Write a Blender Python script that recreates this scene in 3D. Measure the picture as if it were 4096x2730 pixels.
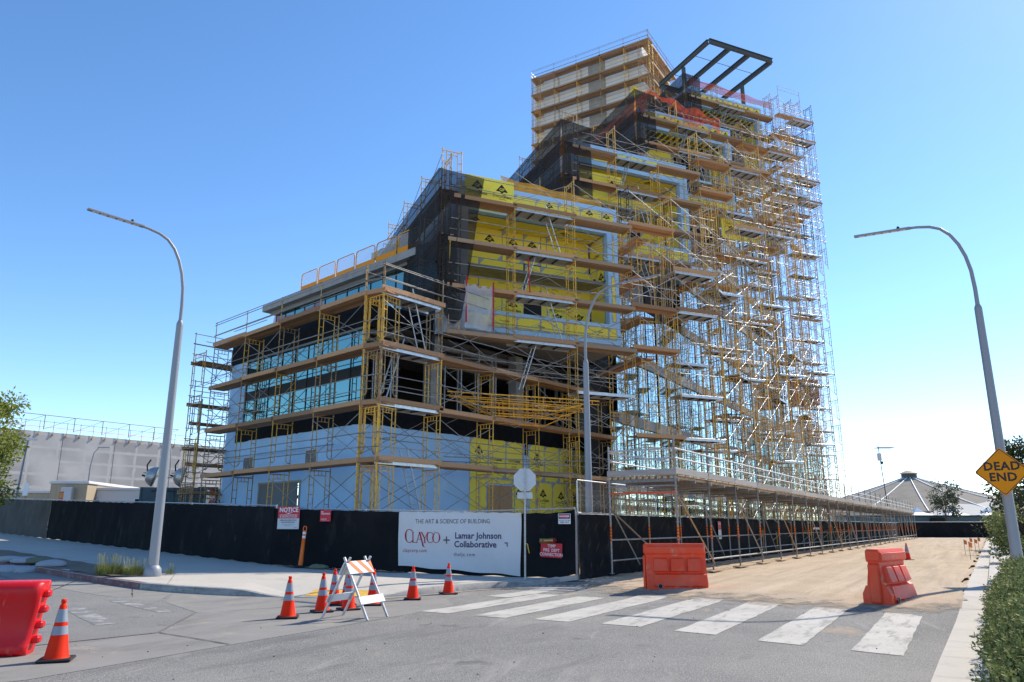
import bpy, bmesh, math, random
from mathutils import Matrix, Vector
random.seed(7)
R_ = math.radians
for o in list(bpy.data.objects): bpy.data.objects.remove(o)
SC = bpy.context.scene
COL = SC.collection

# ------------------------------------------------------------------ camera, sky, sun, exposure
cam = bpy.data.cameras.new('camera'); cam.lens = 26.27; cam.sensor_width = 36
cam.clip_start = 0.1; cam.clip_end = 3000
camo = bpy.data.objects.new('camera', cam); COL.objects.link(camo)
camo.location = (0, 0, 1.6); camo.rotation_euler = (R_(90 + 13.9), 0, 0)
SC.camera = camo
SUN_AZ, SUN_EL = R_(50), R_(41.5)          # azimuth from +Y towards +X
world = bpy.data.worlds.new('World'); SC.world = world; world.use_nodes = True
wn = world.node_tree; bg = wn.nodes['Background']
sky = wn.nodes.new('ShaderNodeTexSky'); sky.sky_type = 'NISHITA'; sky.sun_disc = False
sky.sun_elevation = SUN_EL; sky.sun_rotation = SUN_AZ
sky.altitude = 0; sky.air_density = 0.75; sky.dust_density = 0.08; sky.ozone_density = 1.0
hs_ = wn.nodes.new('ShaderNodeHueSaturation'); hs_.inputs['Saturation'].default_value = 1.2
wn.links.new(sky.outputs[0], hs_.inputs['Color']); wn.links.new(hs_.outputs[0], bg.inputs[0]); bg.inputs[1].default_value = 0.15
sl = bpy.data.lights.new('sun', 'SUN'); sl.energy = 3.5; sl.angle = R_(0.53); sl.color = (1, .91, .78)
so = bpy.data.objects.new('sun', sl); COL.objects.link(so)
sd = Vector((math.sin(SUN_AZ) * math.cos(SUN_EL), math.cos(SUN_AZ) * math.cos(SUN_EL), math.sin(SUN_EL)))
so.rotation_euler = sd.to_track_quat('Z', 'Y').to_euler(); so.location = sd * 200
SC.view_settings.view_transform = 'Standard'; SC.view_settings.look = 'None'
SC.view_settings.exposure = 0.82; SC.view_settings.gamma = 1; SC.view_settings.use_curve_mapping = False
SC.render.engine = 'CYCLES'
SC.cycles.max_bounces = 8; SC.cycles.diffuse_bounces = 7; SC.cycles.glossy_bounces = 3; SC.cycles.transparent_max_bounces = 12

# ------------------------------------------------------------------ mesh helpers
class MB:
    def __init__(s): s.v = []; s.f = []; s.m = []; s.sm = []
    def add(s, vs, fs, mi=0, smooth=False):
        b = len(s.v); s.v += [tuple(p) for p in vs]
        for f in fs: s.f.append(tuple(i + b for i in f)); s.m.append(mi); s.sm.append(smooth)
        return s
    def box(s, a, b, mi=0, M=None):
        x0, y0, z0 = a; x1, y1, z1 = b
        vs = [(x0,y0,z0),(x1,y0,z0),(x1,y1,z0),(x0,y1,z0),(x0,y0,z1),(x1,y0,z1),(x1,y1,z1),(x0,y1,z1)]
        if M: vs = [M @ Vector(p) for p in vs]
        return s.add(vs, [(0,3,2,1),(4,5,6,7),(0,1,5,4),(1,2,6,5),(2,3,7,6),(3,0,4,7)], mi)
    def bbox(s, a, b, bev=.01, mi=0, M=None):
        # box with chamfered edges (all 12)
        x0,y0,z0 = a; x1,y1,z1 = b; vs=[]; idx={}
        for ix,(X,sx) in enumerate(((x0,1),(x1,-1))):
            for iy,(Y,sy) in enumerate(((y0,1),(y1,-1))):
                for iz,(Z,sz) in enumerate(((z0,1),(z1,-1))):
                    for k,p in enumerate(((X,Y+sy*bev,Z+sz*bev),(X+sx*bev,Y,Z+sz*bev),(X+sx*bev,Y+sy*bev,Z))):
                        idx[ix,iy,iz,k]=len(vs); vs.append(p)
        fs=[]
        g=lambda *a: idx[a]
        for ix in (0,1): fs.append([g(ix,0,0,0),g(ix,1,0,0),g(ix,1,1,0),g(ix,0,1,0)][::1 if ix else -1])
        for iy in (0,1): fs.append([g(0,iy,0,1),g(1,iy,0,1),g(1,iy,1,1),g(0,iy,1,1)][::-1 if iy else 1])
        for iz in (0,1): fs.append([g(0,0,iz,2),g(1,0,iz,2),g(1,1,iz,2),g(0,1,iz,2)][::1 if iz else -1])
        for ix in (0,1):
            for iy in (0,1): fs.append([g(ix,iy,0,0),g(ix,iy,1,0),g(ix,iy,1,1),g(ix,iy,0,1)])
            for iz in (0,1): fs.append([g(ix,0,iz,0),g(ix,1,iz,0),g(ix,1,iz,2),g(ix,0,iz,2)])
        for iy in (0,1):
            for iz in (0,1): fs.append([g(0,iy,iz,1),g(1,iy,iz,1),g(1,iy,iz,2),g(0,iy,iz,2)])
        for ix in (0,1):
            for iy in (0,1):
                for iz in (0,1): fs.append([g(ix,iy,iz,k) for k in range(3)])
        if M: vs=[M@Vector(p) for p in vs]
        return s.add(vs, fs, mi)
    def tube(s, p, q, r, n=6, mi=0, r2=None, cap=False, smooth=True):
        p = Vector(p); q = Vector(q); d = (q - p)
        if d.length < 1e-6: return s
        d.normalize(); a = d.orthogonal().normalized(); b = d.cross(a); r2 = r if r2 is None else r2
        vs = []
        for c, rr in ((p, r), (q, r2)):
            for i in range(n):
                t = 2 * math.pi * i / n; vs.append(c + a * (rr * math.cos(t)) + b * (rr * math.sin(t)))
        fs = [(i, (i + 1) % n, n + (i + 1) % n, n + i) for i in range(n)]
        s.add(vs, fs, mi, smooth)
        if cap: s.add(vs, [tuple(range(n))[::-1], tuple(range(n, 2 * n))], mi)
        return s
    def path(s, pts, rad, n=8, mi=0, cap=True, closed=False):
        pts = [Vector(p) for p in pts]; N = len(pts)
        if not hasattr(rad, '__len__'): rad = [rad] * N
        vs = []; prev = None
        for i, p in enumerate(pts):
            d = (pts[min(i + 1, N - 1)] - pts[max(i - 1, 0)])
            if closed: d = pts[(i + 1) % N] - pts[i - 1]
            d.normalize()
            a = d.orthogonal().normalized() if prev is None else (prev - d * prev.dot(d)).normalized()
            prev = a; b = d.cross(a)
            for k in range(n):
                t = 2 * math.pi * k / n; vs.append(p + (a * math.cos(t) + b * math.sin(t)) * rad[i])
        fs = []
        for i in range(N if closed else N - 1):
            j = (i + 1) % N
            for k in range(n): fs.append((i*n+k, i*n+(k+1)%n, j*n+(k+1)%n, j*n+k))
        s.add(vs, fs, mi, True)
        if cap and not closed: s.add(vs, [tuple(range(n))[::-1], tuple(range((N-1)*n, N*n))], mi)
        return s
    def lathe(s, prof, n=20, mi=0, M=None, smooth=True):
        vs = []
        for r, z in prof:
            for k in range(n):
                t = 2*math.pi*k/n; vs.append(Vector((r*math.cos(t), r*math.sin(t), z)))
        if M: vs = [M @ v for v in vs]
        fs = []
        for i in range(len(prof)-1):
            for k in range(n): fs.append((i*n+k, i*n+(k+1)%n, (i+1)*n+(k+1)%n, (i+1)*n+k))
        return s.add(vs, fs, mi, smooth)
    def prism(s, poly, z0, z1, mi=0, M=None):
        n = len(poly); vs = [Vector((x, y, z0)) for x, y in poly] + [Vector((x, y, z1)) for x, y in poly]
        if M: vs = [M @ v for v in vs]
        return s.add(vs, [tuple(range(n))[::-1], tuple(range(n, 2*n))] + [(i, (i+1)%n, n+(i+1)%n, n+i) for i in range(n)], mi)
    def mesh(s, name, mats):
        me = bpy.data.meshes.new(name); me.from_pydata(s.v, [], s.f)
        for m in (mats if isinstance(mats, (list, tuple)) else [mats]): me.materials.append(m)
        if len(s.f):
            me.polygons.foreach_set('material_index', s.m); me.polygons.foreach_set('use_smooth', s.sm)
        me.update(); return me

WM = {}
def link(o, parent=None, M=None):
    M = M or Matrix.Identity(4); COL.objects.link(o); WM[o.name] = M
    if parent: o.parent = parent; o.matrix_basis = WM[parent.name].inverted_safe() @ M
    else: o.matrix_basis = M
    return o
def thing(name, label, cat, loc=(0,0,0), group=None):
    o = bpy.data.objects.new(name, None); o.empty_display_size = .3
    link(o, None, Matrix.Translation(loc)); return tag(o, label, cat, group)
def tag(o, label=None, cat=None, group=None, kind=None):
    if label: o['label'] = label
    if cat: o['category'] = cat
    if group: o['group'] = group
    if kind: o['kind'] = kind
    return o
def part(name, me, parent=None, M=None, label=None, kind=None):
    o = bpy.data.objects.new(name, me); link(o, parent, M); return tag(o, label, kind=kind)
def pm(name, mb, mats, parent=None, M=None, label=None, kind=None):
    return part(name, mb.mesh(name, mats), parent, M, label, kind)
def wallM(o, d, z=None):
    # local x along d, local y up, local z outward (d x up)
    d = Vector((d[0], d[1], 0)).normalized(); z0 = o[2] if len(o) > 2 else 0
    if z is not None: z0 = z
    n = Vector((d.y, -d.x, 0))
    return Matrix(((d.x, 0, n.x, o[0]), (d.y, 0, n.y, o[1]), (0, 1, 0, z0), (0, 0, 0, 1)))
def upM(o, d):
    # local x along d (horizontal), local z up
    d = Vector((d[0], d[1], 0)).normalized(); z0 = o[2] if len(o) > 2 else 0
    return Matrix(((d.x, -d.y, 0, o[0]), (d.y, d.x, 0, o[1]), (0, 0, 1, z0), (0, 0, 0, 1)))
T = lambda x, y, z: Matrix.Translation((x, y, z))
RX = lambda a: Matrix.Rotation(a, 4, 'X'); RY = lambda a: Matrix.Rotation(a, 4, 'Y'); RZ = lambda a: Matrix.Rotation(a, 4, 'Z')
def V2(x, y): return Vector((x, y)).normalized()

# ------------------------------------------------------------------ materials
MAT = {}
def mat(name, col, rough=.7, metal=0, noise=None, bump=0, bscale=60, rnd=0, col2=None, spec=.4, coat=0, coord='Object', detail=5, stretch=None):
    m = bpy.data.materials.new(name); m.use_nodes = True; nt = m.node_tree; n = nt.nodes; b = n['Principled BSDF']
    b.inputs['Roughness'].default_value = rough; b.inputs['Metallic'].default_value = metal
    b.inputs['Specular IOR Level'].default_value = spec
    if coat: b.inputs['Coat Weight'].default_value = coat
    c = (*col, 1); b.inputs['Base Color'].default_value = c; m.diffuse_color = c
    out = None; L = nt.links.new
    tc = n.new('ShaderNodeTexCoord'); src = tc.outputs[coord]
    if stretch:
        mp = n.new('ShaderNodeMapping'); mp.inputs['Scale'].default_value = stretch; L(src, mp.inputs[0]); src = mp.outputs[0]
    if rnd:
        oi = n.new('ShaderNodeObjectInfo'); vm = n.new('ShaderNodeVectorMath'); vm.operation = 'MULTIPLY_ADD'
        L(oi.outputs['Random'], vm.inputs[0]); vm.inputs[1].default_value = (37, 71, 53); L(src, vm.inputs[2]); src = vm.outputs[0]
    if noise:
        sc, lo, hi = noise
        t = n.new('ShaderNodeTexNoise'); t.inputs['Scale'].default_value = sc; t.inputs['Detail'].default_value = detail; t.inputs['Roughness'].default_value = .62
        L(src, t.inputs['Vector'])
        r = n.new('ShaderNodeValToRGB'); r.color_ramp.elements[0].position = lo; r.color_ramp.elements[1].position = hi
        r.color_ramp.elements[0].color = c; r.color_ramp.elements[1].color = (*(col2 or tuple(x*.6 for x in col)), 1)
        L(t.outputs[0], r.inputs[0]); out = r.outputs[0]
    if rnd:
        hs = n.new('ShaderNodeHueSaturation'); mr = n.new('ShaderNodeMapRange')
        mr.inputs[3].default_value = 1 - rnd; mr.inputs[4].default_value = 1 + rnd
        L(oi.outputs['Random'], mr.inputs[0]); L(mr.outputs[0], hs.inputs['Value'])
        if out: L(out, hs.inputs['Color'])
        else: hs.inputs['Color'].default_value = c
        out = hs.outputs[0]
    if out: L(out, b.inputs['Base Color'])
    if bump:
        t2 = n.new('ShaderNodeTexNoise'); t2.inputs['Scale'].default_value = bscale; t2.inputs['Detail'].default_value = 4
        L(src, t2.inputs['Vector']); bp = n.new('ShaderNodeBump'); bp.inputs['Strength'].default_value = bump; bp.inputs['Distance'].default_value = .02
        L(t2.outputs[0], bp.inputs['Height']); L(bp.outputs[0], b.inputs['Normal'])
    MAT[name] = m; return m
def layered(name, base, layers, rough=.85, bump=.3, bscale=90, coord='Object'):
    """base colour plus list of (scale, lo, hi, colour, stretch) noise layers mixed on top"""
    m = mat(name, base, rough, bump=bump, bscale=bscale, coord=coord); nt = m.node_tree; n = nt.nodes; L = nt.links.new; b = n['Principled BSDF']
    tc = n.new('ShaderNodeTexCoord'); cur = n.new('ShaderNodeRGB'); cur.outputs[0].default_value = (*base, 1); cur = cur.outputs[0]
    for i, (sc, lo, hi, col, st) in enumerate(layers):
        mp = n.new('ShaderNodeMapping'); mp.inputs['Scale'].default_value = st[:3] if st else (1,1,1); mp.inputs['Location'].default_value = (i*13.7, i*7.1, i*3.3)
        if st and len(st) > 3: mp.vector_type = 'TEXTURE'; mp.inputs['Rotation'].default_value = (0, 0, -st[3]); mp.inputs['Scale'].default_value = tuple(1/v for v in st[:3])
        L(tc.outputs[coord], mp.inputs[0])
        t = n.new('ShaderNodeTexNoise'); t.inputs['Scale'].default_value = sc; t.inputs['Detail'].default_value = 6; t.inputs['Roughness'].default_value = .65
        L(mp.outputs[0], t.inputs['Vector'])
        mr = n.new('ShaderNodeMapRange'); mr.inputs[1].default_value = lo; mr.inputs[2].default_value = hi; L(t.outputs[0], mr.inputs[0])
        mx = n.new('ShaderNodeMix'); mx.data_type = 'RGBA'; L(mr.outputs[0], mx.inputs[0]); L(cur, mx.inputs[6]); mx.inputs[7].default_value = (*col, 1)
        cur = mx.outputs[2]
    L(cur, b.inputs['Base Color']); return m

layered('asphalt', (.215,.203,.183), [(.35,.40,.68,(.30,.282,.25),None),(.16,.45,.62,(.17,.162,.148),None),(52,.50,.60,(.40,.385,.35),None),(60,.54,.62,(.075,.073,.07),None),(1.1,.54,.70,(.15,.145,.135),(1,.22,1,.56)),(.8,.63,.74,(.40,.31,.215),(1,.4,1,.4)),(7,.66,.72,(.12,.115,.11),None),(.9,.62,.70,(.13,.125,.118),None),(2.4,.60,.72,(.33,.31,.275),(1,.12,1,.2))], .92, .8, 90)
layered('old_asphalt', (.19,.183,.17), [(.5,.4,.7,(.25,.24,.22),None),(70,.48,.6,(.33,.315,.29),None),(80,.53,.63,(.085,.083,.08),None),(1.5,.58,.7,(.14,.135,.125),None)], .92, .7, 100)
layered('gutter_concrete', (.255,.24,.215), [(.6,.4,.7,(.21,.20,.18),None),(2.2,.50,.72,(.155,.148,.137),(1,.3,1,.5)),(70,.55,.7,(.31,.295,.27),None),(1.3,.60,.75,(.38,.305,.22),None),(.25,.5,.62,(.225,.214,.195),None)], .88, .2, 120)
layered('sidewalk_concrete', (.49,.452,.39), [(.5,.4,.7,(.44,.405,.35),None),(1.6,.55,.78,(.36,.333,.288),None),(9,.62,.74,(.32,.30,.265),None),(140,.52,.7,(.54,.50,.43),None)], .9, .12, 150)
layered('curb_concrete', (.36,.34,.31), [(1.5,.45,.65,(.20,.19,.18),(1,1,3)),(8,.55,.75,(.12,.12,.12),None)], .9, .25, 60)
layered('red_curb', (.17,.075,.075), [(2,.5,.7,(.24,.17,.155),None),(9,.56,.7,(.30,.27,.25),None)], .85, .2, 60)
layered('dirt', (.50,.38,.25), [(.35,.40,.62,(.42,.315,.205),None),(1.6,.46,.66,(.56,.44,.305),(1.2,.06,1,.56)),(1.9,.53,.66,(.37,.28,.19),(1.4,.05,1,.53)),(4,.54,.72,(.40,.30,.20),(1.2,.25,1,.62)),(45,.5,.66,(.37,.28,.185),None),(90,.58,.68,(.25,.19,.13),None)], .96, 1.0, 26)
layered('soil', (.19,.145,.105), [(2,.4,.7,(.26,.2,.15),None),(40,.5,.66,(.11,.085,.065),None),(90,.6,.7,(.36,.31,.26),None)], .97, .9, 45)
layered('paint_white', (.50,.47,.415), [(1.2,.42,.66,(.40,.375,.33),None),(4,.53,.64,(.29,.275,.245),(1.3,.3,1,.56)),(16,.62,.68,(.22,.21,.195),(1,.35,1,.56)),(80,.55,.66,(.38,.36,.325),None)], .85, .2, 120)
layered('stucco_blue', (.40,.64,.90), [(.35,.4,.7,(.35,.58,.86),None),(1.2,.55,.7,(.48,.69,.90),(1,1,.35)),(4,.6,.8,(.48,.69,.90),None)], .8, .08, 40)
layered('stucco_white', (.66,.66,.65), [(.5,.4,.7,(.58,.585,.585),None),(6,.62,.8,(.45,.45,.45),None)], .85, .1, 40)
def tiltmat():
    m = layered('tilt_concrete', (.45,.46,.475), [(.5,.45,.6,(.41,.42,.435),None),(5,.6,.8,(.49,.495,.505),None)], .92, .1, 30)
    nt = m.node_tree; n = nt.nodes; L = nt.links.new; b = n['Principled BSDF']; old = b.inputs['Base Color'].links[0].from_socket
    tc = n.new('ShaderNodeTexCoord'); oi = n.new('ShaderNodeObjectInfo'); nz = n.new('ShaderNodeTexNoise'); nz.inputs['Scale'].default_value = 1.4; nz.inputs['Detail'].default_value = 5; L(tc.outputs['Object'], nz.inputs['Vector'])
    ad = n.new('ShaderNodeVectorMath'); ad.operation = 'MULTIPLY_ADD'; L(nz.outputs['Color'], ad.inputs[0]); ad.inputs[1].default_value = (.5,.3,0); L(tc.outputs['Object'], ad.inputs[2])
    br = n.new('ShaderNodeTexBrick'); br.inputs['Scale'].default_value = 1; br.inputs['Brick Width'].default_value = 2.9; br.inputs['Row Height'].default_value = 1.45; br.inputs['Mortar Size'].default_value = .17; br.inputs['Mortar Smooth'].default_value = .3; br.offset = 0
    br.inputs['Color1'].default_value = (0,0,0,1); br.inputs['Color2'].default_value = (.35,.35,.35,1); br.inputs['Mortar'].default_value = (1,1,1,1); L(ad.outputs[0], br.inputs['Vector'])
    n2 = n.new('ShaderNodeTexNoise'); n2.inputs['Scale'].default_value = .16; v2 = n.new('ShaderNodeVectorMath'); v2.operation = 'MULTIPLY_ADD'; L(oi.outputs['Random'], v2.inputs[0]); v2.inputs[1].default_value = (30,11,7); L(tc.outputs['Object'], v2.inputs[2]); L(v2.outputs[0], n2.inputs['Vector'])
    mr = n.new('ShaderNodeMapRange'); mr.inputs[1].default_value = .34; mr.inputs[2].default_value = .48; L(n2.outputs[0], mr.inputs[0])
    iv = n.new('ShaderNodeMath'); iv.operation = 'SUBTRACT'; iv.inputs[0].default_value = 1; L(br.outputs['Color'], iv.inputs[1]); mu = n.new('ShaderNodeMath'); mu.operation = 'MULTIPLY'; L(iv.outputs[0], mu.inputs[0]); L(mr.outputs[0], mu.inputs[1])
    mx = n.new('ShaderNodeMix'); mx.data_type = 'RGBA'; L(mu.outputs[0], mx.inputs[0]); L(old, mx.inputs[6]); mx.inputs[7].default_value = (.29,.295,.305,1); L(mx.outputs[2], b.inputs['Base Color'])
tiltmat()
mat('concrete', (.34,.335,.32), .9, noise=(1.5,.35,.75), col2=(.24,.235,.225), bump=.15, bscale=40)
mat('concrete_yellow_bounce', (.40,.37,.22), .9, noise=(2,.35,.75), col2=(.2,.19,.13))  # yellow light bounced off the boards is put into the slab's colour
mat('black_membrane', (.008,.0085,.010), .75, noise=(3,.4,.7), col2=(.014,.0145,.016), spec=.08)
mat('interior_dark', (.025,.025,.027), .9)
mat('steel_stud', (.45,.46,.48), .45, .6)
mat('galv', (.30,.29,.275), .55, .2, noise=(14,.45,.7), col2=(.19,.165,.14), rnd=.3)
mat('galv_bright', (.50,.505,.51), .42, .6, noise=(20,.45,.7), col2=(.33,.33,.33), rnd=.15)
mat('yellow_paint', (.82,.46,.04), .5, noise=(9,.47,.62), col2=(.45,.29,.13), rnd=.25, detail=7)
mat('yellow_worn', (.56,.36,.13), .6, noise=(7,.42,.58), col2=(.27,.195,.14), rnd=.3, detail=7)
mat('blue_frame', (.02,.025,.04), .5, rnd=.3)
mat('orange_truss', (.88,.42,.03), .5, noise=(12,.5,.65), col2=(.45,.2,.05), rnd=.15)
mat('wood', (.50,.285,.145), .8, noise=(2.2,.3,.7), col2=(.32,.17,.085), rnd=.35, stretch=(.8,12,12), bump=.2, bscale=8)
mat('wood_grey', (.40,.265,.165), .85, noise=(2.5,.3,.7), col2=(.27,.18,.115), rnd=.3, stretch=(.8,12,12))
mat('wood_pale', (.46,.30,.17), .8, noise=(2.2,.3,.7), col2=(.33,.2,.11), rnd=.25, stretch=(.8,12,12))
mat('plywood', (.50,.31,.16), .75, noise=(1.4,.3,.72), col2=(.38,.22,.105), stretch=(5,1,.5))
mat('alu', (.60,.61,.62), .38, .75, noise=(6,.4,.75), col2=(.42,.43,.44), rnd=.1)
mat('deck_alu', (.42,.425,.42), .5, .35, noise=(5,.4,.75), col2=(.28,.28,.275), rnd=.2)
mat('deck_under', (.24,.235,.22), .7, .2)
mat('lamp_grey', (.27,.285,.31), .45, .1)
mat('cone_orange', (.86,.028,.004), .6, noise=(5,.5,.8), col2=(.72,.04,.01), rnd=.08, spec=.15)
mat('reflective_shaded', (.27,.29,.33), .5, .1)  # cone collars darkened: their backlit shade is put into the colour
mat('rubber', (.016,.016,.018), .75)
layered('barrier_orange', (.84,.07,.018), [(2,.42,.66,(.80,.12,.05),None),(5,.56,.72,(.62,.09,.045),(1,1,.4)),(30,.64,.72,(.55,.2,.13),(1,1,.3)),(3,.62,.75,(.55,.30,.20),None)], .55, .08, 14)
layered('barrier_red', (.62,.004,.010), [(1.5,.45,.7,(.52,.02,.028),None),(14,.60,.70,(.66,.15,.14),(1,1,.12)),(5,.62,.74,(.45,.05,.05),None)], .42, .08, 8)
mat('sign_white', (.72,.73,.74), .5); mat('sign_red', (.55,.02,.04), .5); mat('sign_black', (.012,.012,.014), .5)
mat('sign_grey', (.55,.57,.60), .5); mat('ink_red', (.36,.012,.035), .6); mat('ink_navy', (.035,.018,.10), .6); mat('ink_dark', (.07,.075,.085), .6); mat('ink_blue', (.05,.12,.3), .6)
mat('sign_yellow', (.78,.27,.004), .6, spec=.2); mat('sign_back', (.50,.52,.56), .45, .5, noise=(6,.4,.8), col2=(.43,.45,.49))
mat('print_black', (.022,.021,.012), .75); mat('print_yellow', (.88,.72,.07), .8); mat('print_fade', (.40,.35,.05), .8)
mat('dark_steel', (.06,.075,.075), .55)
mat('mullion', (.012,.014,.016), .5, 0, spec=.2); mat('spandrel', (.19,.195,.20), .7)
mat('tan_siding', (.40,.33,.235), .7); mat('white_siding', (.62,.625,.63), .6); mat('ac_grey', (.50,.52,.55), .5)
mat('teal_steel', (.05,.10,.125), .5, noise=(4,.45,.7), col2=(.08,.13,.15)); mat('white_roof', (.36,.36,.34), .8)
mat('dome_roof', (.31,.275,.225), .95, noise=(.25,.35,.7), col2=(.24,.215,.175), spec=.1); mat('hoist_red', (.30,.04,.03), .6); mat('van_dark', (.02,.02,.022), .4)
mat('car_paint', (.45,.48,.52), .3, .3, coat=.4); mat('truss_dark', (.05,.05,.055), .6)
mat('domes_yellow', (.72,.42,.07), .7, noise=(6,.45,.7), col2=(.58,.36,.09)); mat('sack_white_shaded', (.34,.35,.37), .85, bump=.4, bscale=12); mat('sack_green', (.13,.15,.10), .85, bump=.4, bscale=12)  # white sacks greyed: the shadow over the pile is put into the colour
mat('rope_yellow', (.7,.5,.05), .7); mat('caulk', (.36,.39,.43), .7); mat('orange_plastic', (.80,.16,.02), .5)
mat('brass', (.45,.30,.10), .35, .8); mat('iron_red', (.28,.03,.03), .5); mat('bark', (.11,.085,.065), .9, noise=(8,.4,.7), bump=.5, bscale=20)
mat('flag_orange', (.9,.18,.03), .6); mat('fuchsia', (.6,.03,.06), .6); mat('lime', (.2,.6,.03), .6)

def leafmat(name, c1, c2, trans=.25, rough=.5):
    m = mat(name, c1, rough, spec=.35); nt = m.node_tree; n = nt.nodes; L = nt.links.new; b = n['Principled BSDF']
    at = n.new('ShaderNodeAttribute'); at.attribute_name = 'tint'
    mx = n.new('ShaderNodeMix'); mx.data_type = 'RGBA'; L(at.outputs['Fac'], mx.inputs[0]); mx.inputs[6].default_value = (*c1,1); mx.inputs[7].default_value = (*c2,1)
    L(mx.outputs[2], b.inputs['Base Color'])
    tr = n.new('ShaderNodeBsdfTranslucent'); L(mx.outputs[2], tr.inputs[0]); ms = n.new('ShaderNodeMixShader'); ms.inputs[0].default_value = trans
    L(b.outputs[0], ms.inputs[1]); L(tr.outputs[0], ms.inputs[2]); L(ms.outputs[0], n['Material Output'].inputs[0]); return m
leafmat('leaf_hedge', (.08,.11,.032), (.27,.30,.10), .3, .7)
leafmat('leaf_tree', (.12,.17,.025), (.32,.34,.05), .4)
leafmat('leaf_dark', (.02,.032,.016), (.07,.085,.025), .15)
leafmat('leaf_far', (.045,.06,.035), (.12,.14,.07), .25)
leafmat('leaf_grass', (.12,.16,.03), (.34,.32,.12), .3)

def glassmat(name, tint, dark, fac, rough=.03):
    m = bpy.data.materials.new(name); m.use_nodes = True; nt = m.node_tree; n = nt.nodes; L = nt.links.new
    n.remove(n['Principled BSDF']); gl = n.new('ShaderNodeBsdfGlossy'); gl.inputs[0].default_value = (*tint,1); gl.inputs[1].default_value = rough
    df = n.new('ShaderNodeBsdfDiffuse'); df.inputs[0].default_value = (*dark,1)
    lw = n.new('ShaderNodeLayerWeight'); lw.inputs[0].default_value = .35
    mr = n.new('ShaderNodeMapRange'); mr.inputs[3].default_value = fac; mr.inputs[4].default_value = .95; L(lw.outputs['Facing'], mr.inputs[0])
    oi = n.new('ShaderNodeObjectInfo'); tc = n.new('ShaderNodeTexCoord'); nz = n.new('ShaderNodeTexNoise'); nz.inputs['Scale'].default_value = .5
    L(tc.outputs['Object'], nz.inputs['Vector']); bp = n.new('ShaderNodeBump'); bp.inputs['Strength'].default_value = .05; bp.inputs['Distance'].default_value = .05
    L(nz.outputs[0], bp.inputs['Height']); L(bp.outputs[0], gl.inputs['Normal'])
    ms = n.new('ShaderNodeMixShader'); L(mr.outputs[0], ms.inputs[0]); L(df.outputs[0], ms.inputs[1]); L(gl.outputs[0], ms.inputs[2])
    L(ms.outputs[0], n['Material Output'].inputs[0]); MAT[name] = m; return m
glassmat('glass_teal', (.30,.52,.49), (.012,.05,.05), .55)
glassmat('glass_pale', (.66,.82,.84), (.14,.22,.23), .55)

def sheet(name, col, alpha, rough=.8, fold=0, noise=None, trl=0):
    """woven or plastic sheet that lets some light through"""
    m = mat(name, col, rough, noise=noise, bump=fold, bscale=3); nt = m.node_tree; n = nt.nodes; L = nt.links.new; b = n['Principled BSDF']
    tp = n.new('ShaderNodeBsdfTransparent'); ms = n.new('ShaderNodeMixShader'); ms.inputs[0].default_value = alpha
    top = b.outputs[0]
    if trl:
        tr = n.new('ShaderNodeBsdfTranslucent'); tr.inputs[0].default_value = (*col,1); m2 = n.new('ShaderNodeMixShader'); m2.inputs[0].default_value = trl
        L(b.outputs[0], m2.inputs[1]); L(tr.outputs[0], m2.inputs[2]); top = m2.outputs[0]
    L(tp.outputs[0], ms.inputs[1]); L(top, ms.inputs[2]); L(ms.outputs[0], n['Material Output'].inputs[0]); return m
sheet('net_black', (.010,.011,.013), .80, .9)
sheet('net_red', (.55,.09,.045), .6, .7, trl=.4)
sheet('net_orange', (.75,.36,.03), .62, .7, trl=.4)
sheet('plastic_clear', (.80,.81,.83), .62, .35, .6, trl=.4)
sheet('red_tape', (.65,.02,.04), 1, .6, trl=.2)

def screenmat():
    m = layered('windscreen', (.0095,.0105,.013), [(.35,.42,.72,(.020,.020,.021),None),(1.3,.56,.76,(.040,.038,.036),(1,1,.5)),(5,.66,.76,(.07,.066,.06),(1,1,.3))], .9, .15, 9); m.node_tree.nodes['Principled BSDF'].inputs['Specular IOR Level'].default_value = .1
    return m
screenmat()
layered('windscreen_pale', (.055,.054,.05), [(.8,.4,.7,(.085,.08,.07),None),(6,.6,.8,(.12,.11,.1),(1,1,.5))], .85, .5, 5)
layered('banner_cloth', (.60,.605,.62), [(.7,.45,.75,(.54,.545,.56),None),(9,.64,.75,(.45,.43,.41),None)], .75, .12, 4)

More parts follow.
